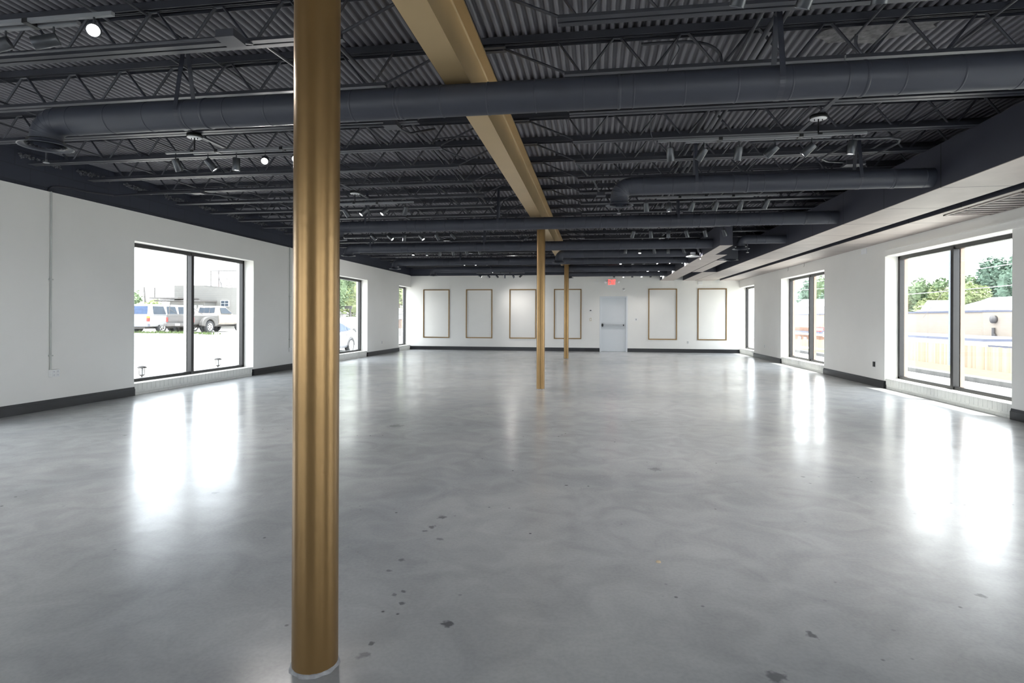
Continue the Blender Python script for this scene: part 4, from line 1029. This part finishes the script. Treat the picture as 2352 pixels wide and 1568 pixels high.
# ---- trees
def tree(x, y, z, h, rx, ry, n, m_, lab, trunk=True, group=None, zlow=.3, leaf=.28, name='leafy_tree'):
    root = thing(name, lab, 'tree', (x, y, z), group)
    rng = random.Random(int(x * 13 + y * 7)); m = MB(); blobs = []
    for k_ in range(14):
        t = rng.uniform(0, 2 * pi); rr = rng.uniform(0, .7); zz_ = z + h * rng.uniform(zlow + .15, .86)
        blobs.append((Vector((x + rx * rr * cos(t), y + ry * rr * sin(t), zz_)), rng.uniform(.34, .5)))
    for k_ in range(n):
        c, q = blobs[k_ % len(blobs)]
        d = Vector((rng.gauss(0, 1), rng.gauss(0, 1), rng.gauss(0, 1))).normalized() * rng.uniform(.72, 1.0)
        p = c + Vector((d.x * rx * q * 1.1, d.y * ry * q * 1.1, d.z * h * .24 * (q / .42)))
        s_ = leaf * rng.uniform(.6, 1.4)
        R = Matrix.Rotation(rng.uniform(0, 6.3), 3, 'Z') @ Matrix.Rotation(rng.uniform(-1.6, 1.6), 3, 'X') @ Matrix.Rotation(rng.uniform(-.8, .8), 3, 'Y')
        vs = [R @ Vector(v) + p for v in ((-s_, 0, 0), (0, -s_ * .5, s_ * .1), (s_, 0, 0), (0, s_ * .5, s_ * .1))]
        m.add(vs, [(0, 1, 2, 3)])
    for c, q in blobs:
        rows = []
        for a in range(1, 7):
            th = pi * a / 7
            for b_ in range(10):
                ph = 2 * pi * b_ / 10; k_ = .72 * rng.uniform(.85, 1.1)
                rows.append(c + Vector((rx * q * 1.1 * k_ * sin(th) * cos(ph), ry * q * 1.1 * k_ * sin(th) * sin(ph), h * .24 * (q / .42) * k_ * cos(th))))
        m.add(rows, [(i_ * 10 + j_, i_ * 10 + (j_ + 1) % 10, (i_ + 1) * 10 + (j_ + 1) % 10, (i_ + 1) * 10 + j_) for i_ in range(5) for j_ in range(10)] + [tuple(range(10)), tuple(range(59, 49, -1))])
    m.build('crown', m_, root)
    if trunk:
        m = MB(); m.tube([(x, y, z), (x + .1, y, z + h * .3), (x, y + .1, z + h * .6)], [h * .035, h * .025, h * .01], 8)
        for k_ in range(5):
            c = blobs[k_][0]; m.tube([(x + .05, y, z + h * .28), tuple((Vector((x, y, z + h * .35)) + c) / 2), tuple(c)], [h * .015, h * .01, h * .004], 6)
        m.build('trunk', MTK, root)
tree(-19.2, 38.5, .0, 6.4, 2.6, 2.8, 7500, ML1, 'leafy tree seen through the half-hidden left window', leaf=.11, zlow=.25)
tree(-17.5, 48.0, .0, 7.0, 3.0, 3.0, 5000, ML2, 'yellow-green tree seen in the narrow far left window', leaf=.14)
tree(-22.5, 49.5, .0, 6.5, 2.6, 2.6, 3500, ML2, 'pale tree behind the leafy tree in the half-hidden left window', leaf=.2)
tree(-47.2, 54.5, 0, 3.2, 1.6, 1.6, 1500, ML2, 'small bright bush beyond the annex building', leaf=.16, trunk=False, name='bush', zlow=-.1)
tree(-53.5, 58.5, 0, 4.2, 2.2, 2.2, 1500, ML1, 'distant round tree at the left edge of the first window', leaf=.2)
b = thing('lot_sign', 'long dark horizontal sign board under the tree beyond the silver sedan', 'sign', (-18, 39, 0))
MB().box(-21.6, 39.3, 1.90, -17.7, 39.42, 2.12).build('board', MWD, b); MB().box(-21.5, 39.32, 0, -21.4, 39.41, 1.92).box(-17.9, 39.32, 0, -17.8, 39.41, 1.92).build('post', MWD, b)
b = thing('rail_fence', 'thin dark metal rail fence beyond the parked cars', 'fence', (-17, 42, 0))
m = MB(); m.box(-25, 42, 1.5, -12, 42.06, 1.56)
for k_ in range(14): m.box(-25 + k_, 42, -.2, -24.95 + k_, 42.06, 1.5)
m.build('rails', MWD, b)
b = thing('wood_post', 'brown timber post outside the narrow far left window', 'post', (-21.4, 60.2, 0)); MB().box(-21.6, 60, -.1, -21.25, 60.4, 1.05).build('post_body', MOB, b, bevel=.02)
MB().box(-21.65, 59.95, 1.05, -21.2, 60.45, 1.12).build('post_cap', MWD, b)
# weeds
m = MB()
for k_ in range(900):
    x = random.uniform(-31, -23.5); y = 32.2 + random.gauss(0, .35); z = zl(x, y); h = random.uniform(.05, .22)
    a = random.uniform(0, 6.3); m.add([(x - .03 * cos(a), y - .03 * sin(a), z), (x + .03 * cos(a), y + .03 * sin(a), z), (x + random.uniform(-.06, .06), y, z + h)], [(0, 1, 2)])
tag(m.build('weeds', MGR), 'yellow-green weeds growing in front of the parked truck', 'weeds', kind='stuff')

# ================================================================== OUTSIDE RIGHT: STREET SIDE
def zr(x, y):
    d = x - XR - .36
    return -.12 - min(d, 8) * .05 - max(0, min(d, 16) - 8) * .155 - max(0, y - 42) * .03
xs_ = [XR + .35 + q for q in (0.01, 1.5, 3, 5, 8.01, 12, 16.01, 30, 60, 140)]
grid_ground(xs_, [-30, 0, 20, 42, 63, 90, 200], zr, 'ground_right', MCO, 'bright concrete yard outside the right windows')
m = MB(); vs = []
for y in (2, 8, 12, 16, 20, 26, 34): vs += [(XR + 4.6, y, zr(XR + 4.6, y) + .03), (XR + 8.2, y, zr(XR + 8.2, y) + .03)]
m.add(vs, [(2 * j, 2 * j + 1, 2 * j + 3, 2 * j + 2) for j in range(6)]); tag(m.build('lawn', MGR), 'strip of bright lawn', kind='structure')
m = MB()
for a, c in zip((2, 8, 12, 16, 20, 26), (8, 12, 16, 20, 26, 34)):
    x = XR + 4.4; m.bar((x, a, zr(x, a) + .05), (x, c, zr(x, c) + .05), .35, .16)
structure(m, 'kerb', MKB)
# picket fence
FX = 21.5
root = thing('picket_fence', 'tan timber picket fence beyond the right windows', 'fence', (FX, 55, -1.9))
m = MB(); y = 30.0
while y < 84:
    z = zr(FX, y) + .02; dz = random.uniform(-.015, .015); m.box(FX, y, z, FX + .02, y + .142, z + 1.5 + dz); y += .15
m.build('pickets', MFN, root)
m = MB()
for a, c in ((30, 42), (42, 63), (63, 84)):
    for q in (.35, 1.2): m.bar((FX + .05, a, zr(FX, a) + q), (FX + .05, c, zr(FX, c) + q), .05, .09)
m.build('rail', MFN, root)
# beige flat-roofed building
b = thing('beige_building', 'long beige flat-roofed building behind the picket fence', 'building', (42, 80, -2.2))
MB().box(34, 54.9, -5.2, 50, 112, 1.95).build('walls', MBE, b); MB().box(33.9, 54.9, 1.95, 50, 112.1, 2.12).build('parapet', MBR2, b)
MB().box(33.6, 40, -3.0, 50, 54.9, 1.95).build('side_wing', MBE, b); MB().box(33.55, 39.9, 1.95, 50, 54.9, 2.05).build('parapet', MBR2, b)
MB().lathe([(.001, 0), (.32, 0), (.34, .25), (.001, .3)], 16, (33.6, 53.3, 1.32), Matrix.Rotation(-pi / 2, 3, 'Y')).build('vent_hood', MWD, b)
m = MB().tube([(33.45, 53.3, -.8), (33.45, 53.3, .6)], .12, 8).tube([(33.45, 53.1, -.8), (33.45, 53.15, .1)], .09, 8); m.box(33.25, 52.9, -1.1, 33.6, 53.6, -.55); m.build('meter_stack', MWD, b)
b = thing('low_canopy_roof', 'low white canopy roof with a blue-grey edge behind the fence', 'roof', (29, 60, -1.2))
MB().box(27.1, 44.1, -.85, 33, 72.5, -.26).build('roof_slab', MRF, b); MB().box(27, 44, -.26, 33, 72.5, -.08).build('roof_edge', MBR2, b)
MB().box(27.2, 45, -2.6, 27.4, 45.2, -.85).build('post', MPO, b); MB().box(27.2, 58, -2.8, 27.4, 58.2, -.85).build('post', MPO, b)
b = thing('small_flat_roof', 'small blue-grey flat roof beside the canopy behind the fence', 'roof', (28, 40, -1.3))
MB().box(25.5, 34, -.38, 31, 41.4, -.18).build('roof_slab', MRF, b); MB().box(25.6, 34.2, -3, 31, 41.3, -.38).build('walls', MBR2, b)
# houses behind
def house(x0, y0, x1, y1, z0, ze, zr_, axis, lab, group=None):
    b = thing('gabled_house', lab, 'house', ((x0 + x1) / 2, (y0 + y1) / 2, z0), group)
    MB().box(x0, y0, z0, x1, y1, ze).build('walls', MSD, b)
    m = MB()
    if axis == 'y': m.prism([(x0 - .3, ze), (x1 + .3, ze), ((x0 + x1) / 2, zr_)], y0 - .3, y1 + .3, 'y')
    else: m.prism([(y0 - .3, ze), (y1 + .3, ze), ((y0 + y1) / 2, zr_)], x0 - .3, x1 + .3, 'x')
    m.build('roof', MRF, b); return b
h1 = house(56, 86, 66, 108, -4, 2.7, 4.75, 'y', 'white-roofed house behind the beige building')
m = MB().prism([(101.5, 2.6), (106.5, 2.6), (104, 4.5)], 55.3, 60, 'x'); m.build('dormer', MSD, h1)
m = MB().box(55.22, 104.6, 2.9, 55.32, 105.5, 3.7).box(55.22, 102.5, 2.9, 55.32, 103.4, 3.4); m.build('window', MGY, h1)
h2 = house(42, 115.2, 50, 128, -6, 3.75, 5.3, 'x', 'white gabled house with two windows, in the middle right window')
MB().box(41.9, 122.9, 2.75, 42, 124.4, 3.85).build('window', MGY, h2); MB().box(41.9, 120.4, 2.75, 42, 121.9, 3.85).build('window', MGY, h2)
b = thing('shop_building', 'orange brick shop with a red sign behind the far part of the fence', 'shop', (30, 82, -2.5))
MB().box(27.8, 73, -5.0, 32.5, 92, .18).build('walls', MOB, b); MB().box(27.5, 72.9, -.52, 27.8, 92.1, -.30).build('fascia', MBR2, b)
MB().box(27.4, 72.9, -.78, 27.8, 92.1, -.52).build('soffit_band', MWP, b)
s_ = MB().box(27.6, 73.4, -.28, 27.8, 77.2, .30).build('red_sign', MRS, b)
m = MB()
for k_ in range(8):
    y = 73.7 + k_ * .42; m.box(27.56, y, -.16, 27.61, y + .09, .18).box(27.56, y, -.02, 27.61, y + .28, .05)
m.build('worn_lettering', MWP, s_)
m = MB().box(27.72, 79.5, -1.9, 27.8, 80.6, -1.1).box(27.72, 81.6, -1.9, 27.8, 82.7, -1.1); m.build('window', MGY, b)
# pole, wires
pole(20.6, 36.4, -1.75, 9.0, .11, 'tall blue-grey utility pole beside the mullion of the nearest right window', True, MPO)
def wire(a, c, sag, lab, m_=MWD, r=.015, g=None):
    P = []; a, c = Vector(a), Vector(c)
    for k_ in range(13): t = k_ / 12; p = a.lerp(c, t); p.z -= sag * 4 * t * (1 - t); P.append(p)
    tag(MB().tube(P, r, 5).build('overhead_wire', m_, origin=a), lab, 'wire', g)
for k_, z in enumerate((3.9, 5.3, 6.3, 7.2)):
    wire((26, 20, z), (30, 90, z + .3), .5, 'pale overhead wire across the trees, %s from the bottom' % ordn[k_], MRF, .022)
wire((16, 24.5, 6.4), (22.6, 43, 1.4), .2, 'dark sloping guy wire left of the utility pole', MWD, .012)
wire((20.6, 36.4, 4.2), (25.5, 45, 1.0), .1, 'thin cable sloping down from the utility pole', MWD, .012)
root = thing('guy_wire_guard', 'yellow guy wire guard leaning against the sky over the fence', 'cable guard', (19.5, 27, -1.6))
MB().tube([(20.9, 27.6, -.45), (19.3, 24.6, -1.7)], .03, 8).build('guard_tube', MYE, root)
TR = [(74, 147, 9.0, ML2, 'yellow-green tree at the left pane edge of the nearest right window'),
      (76, 141, 10.0, ML1, 'tall thin-topped tree above the white roof, left pane of the nearest right window'),
      (73, 133, 9.3, ML2, 'pale tree in the middle of the left pane of the nearest right window'),
      (76, 132, 9.8, ML1, 'green tree against the mullion of the nearest right window'),
      (74, 124, 9.6, ML1, 'green tree just right of the mullion of the nearest right window'),
      (60, 100.5, 6.4, ML2, 'bright yellow-green round tree right above the white roof'),
      (77, 124, 9.0, ML1, 'darker tree in the dip beside the tallest trees'),
      (76, 119, 12.4, ML3, 'tall blue-green tree rising in the right pane'),
      (77, 115.5, 13.6, ML3, 'tallest blue-green tree in the right pane'),
      (76, 110.5, 13.2, ML3, 'tall dark tree at the right edge of the nearest right window')]
for x, y, h, mm_, lab in TR: tree(x, y, -3, h + 3, 4.6 if h > 7 else 2.6, 4.6 if h > 7 else 2.6, 5200, mm_, lab, group='trees beyond the street', leaf=.34, zlow=.1)
TR2 = [(66, 183, 12.5, ML3, 'blue-green tree left of the gabled house in the middle right window'), (67, 172, 13.4, ML1, 'large tree behind the gabled house'), (65, 160, 12.8, ML3, 'dark tree right of the gabled house'), (66, 150, 13.0, ML1, 'green tree at the right edge of the middle right window')]
for x, y, h, mm_, lab in TR2: tree(x, y, -4, h + 4, 6.5, 6.5, 5600, mm_, lab, leaf=.42, zlow=.05)
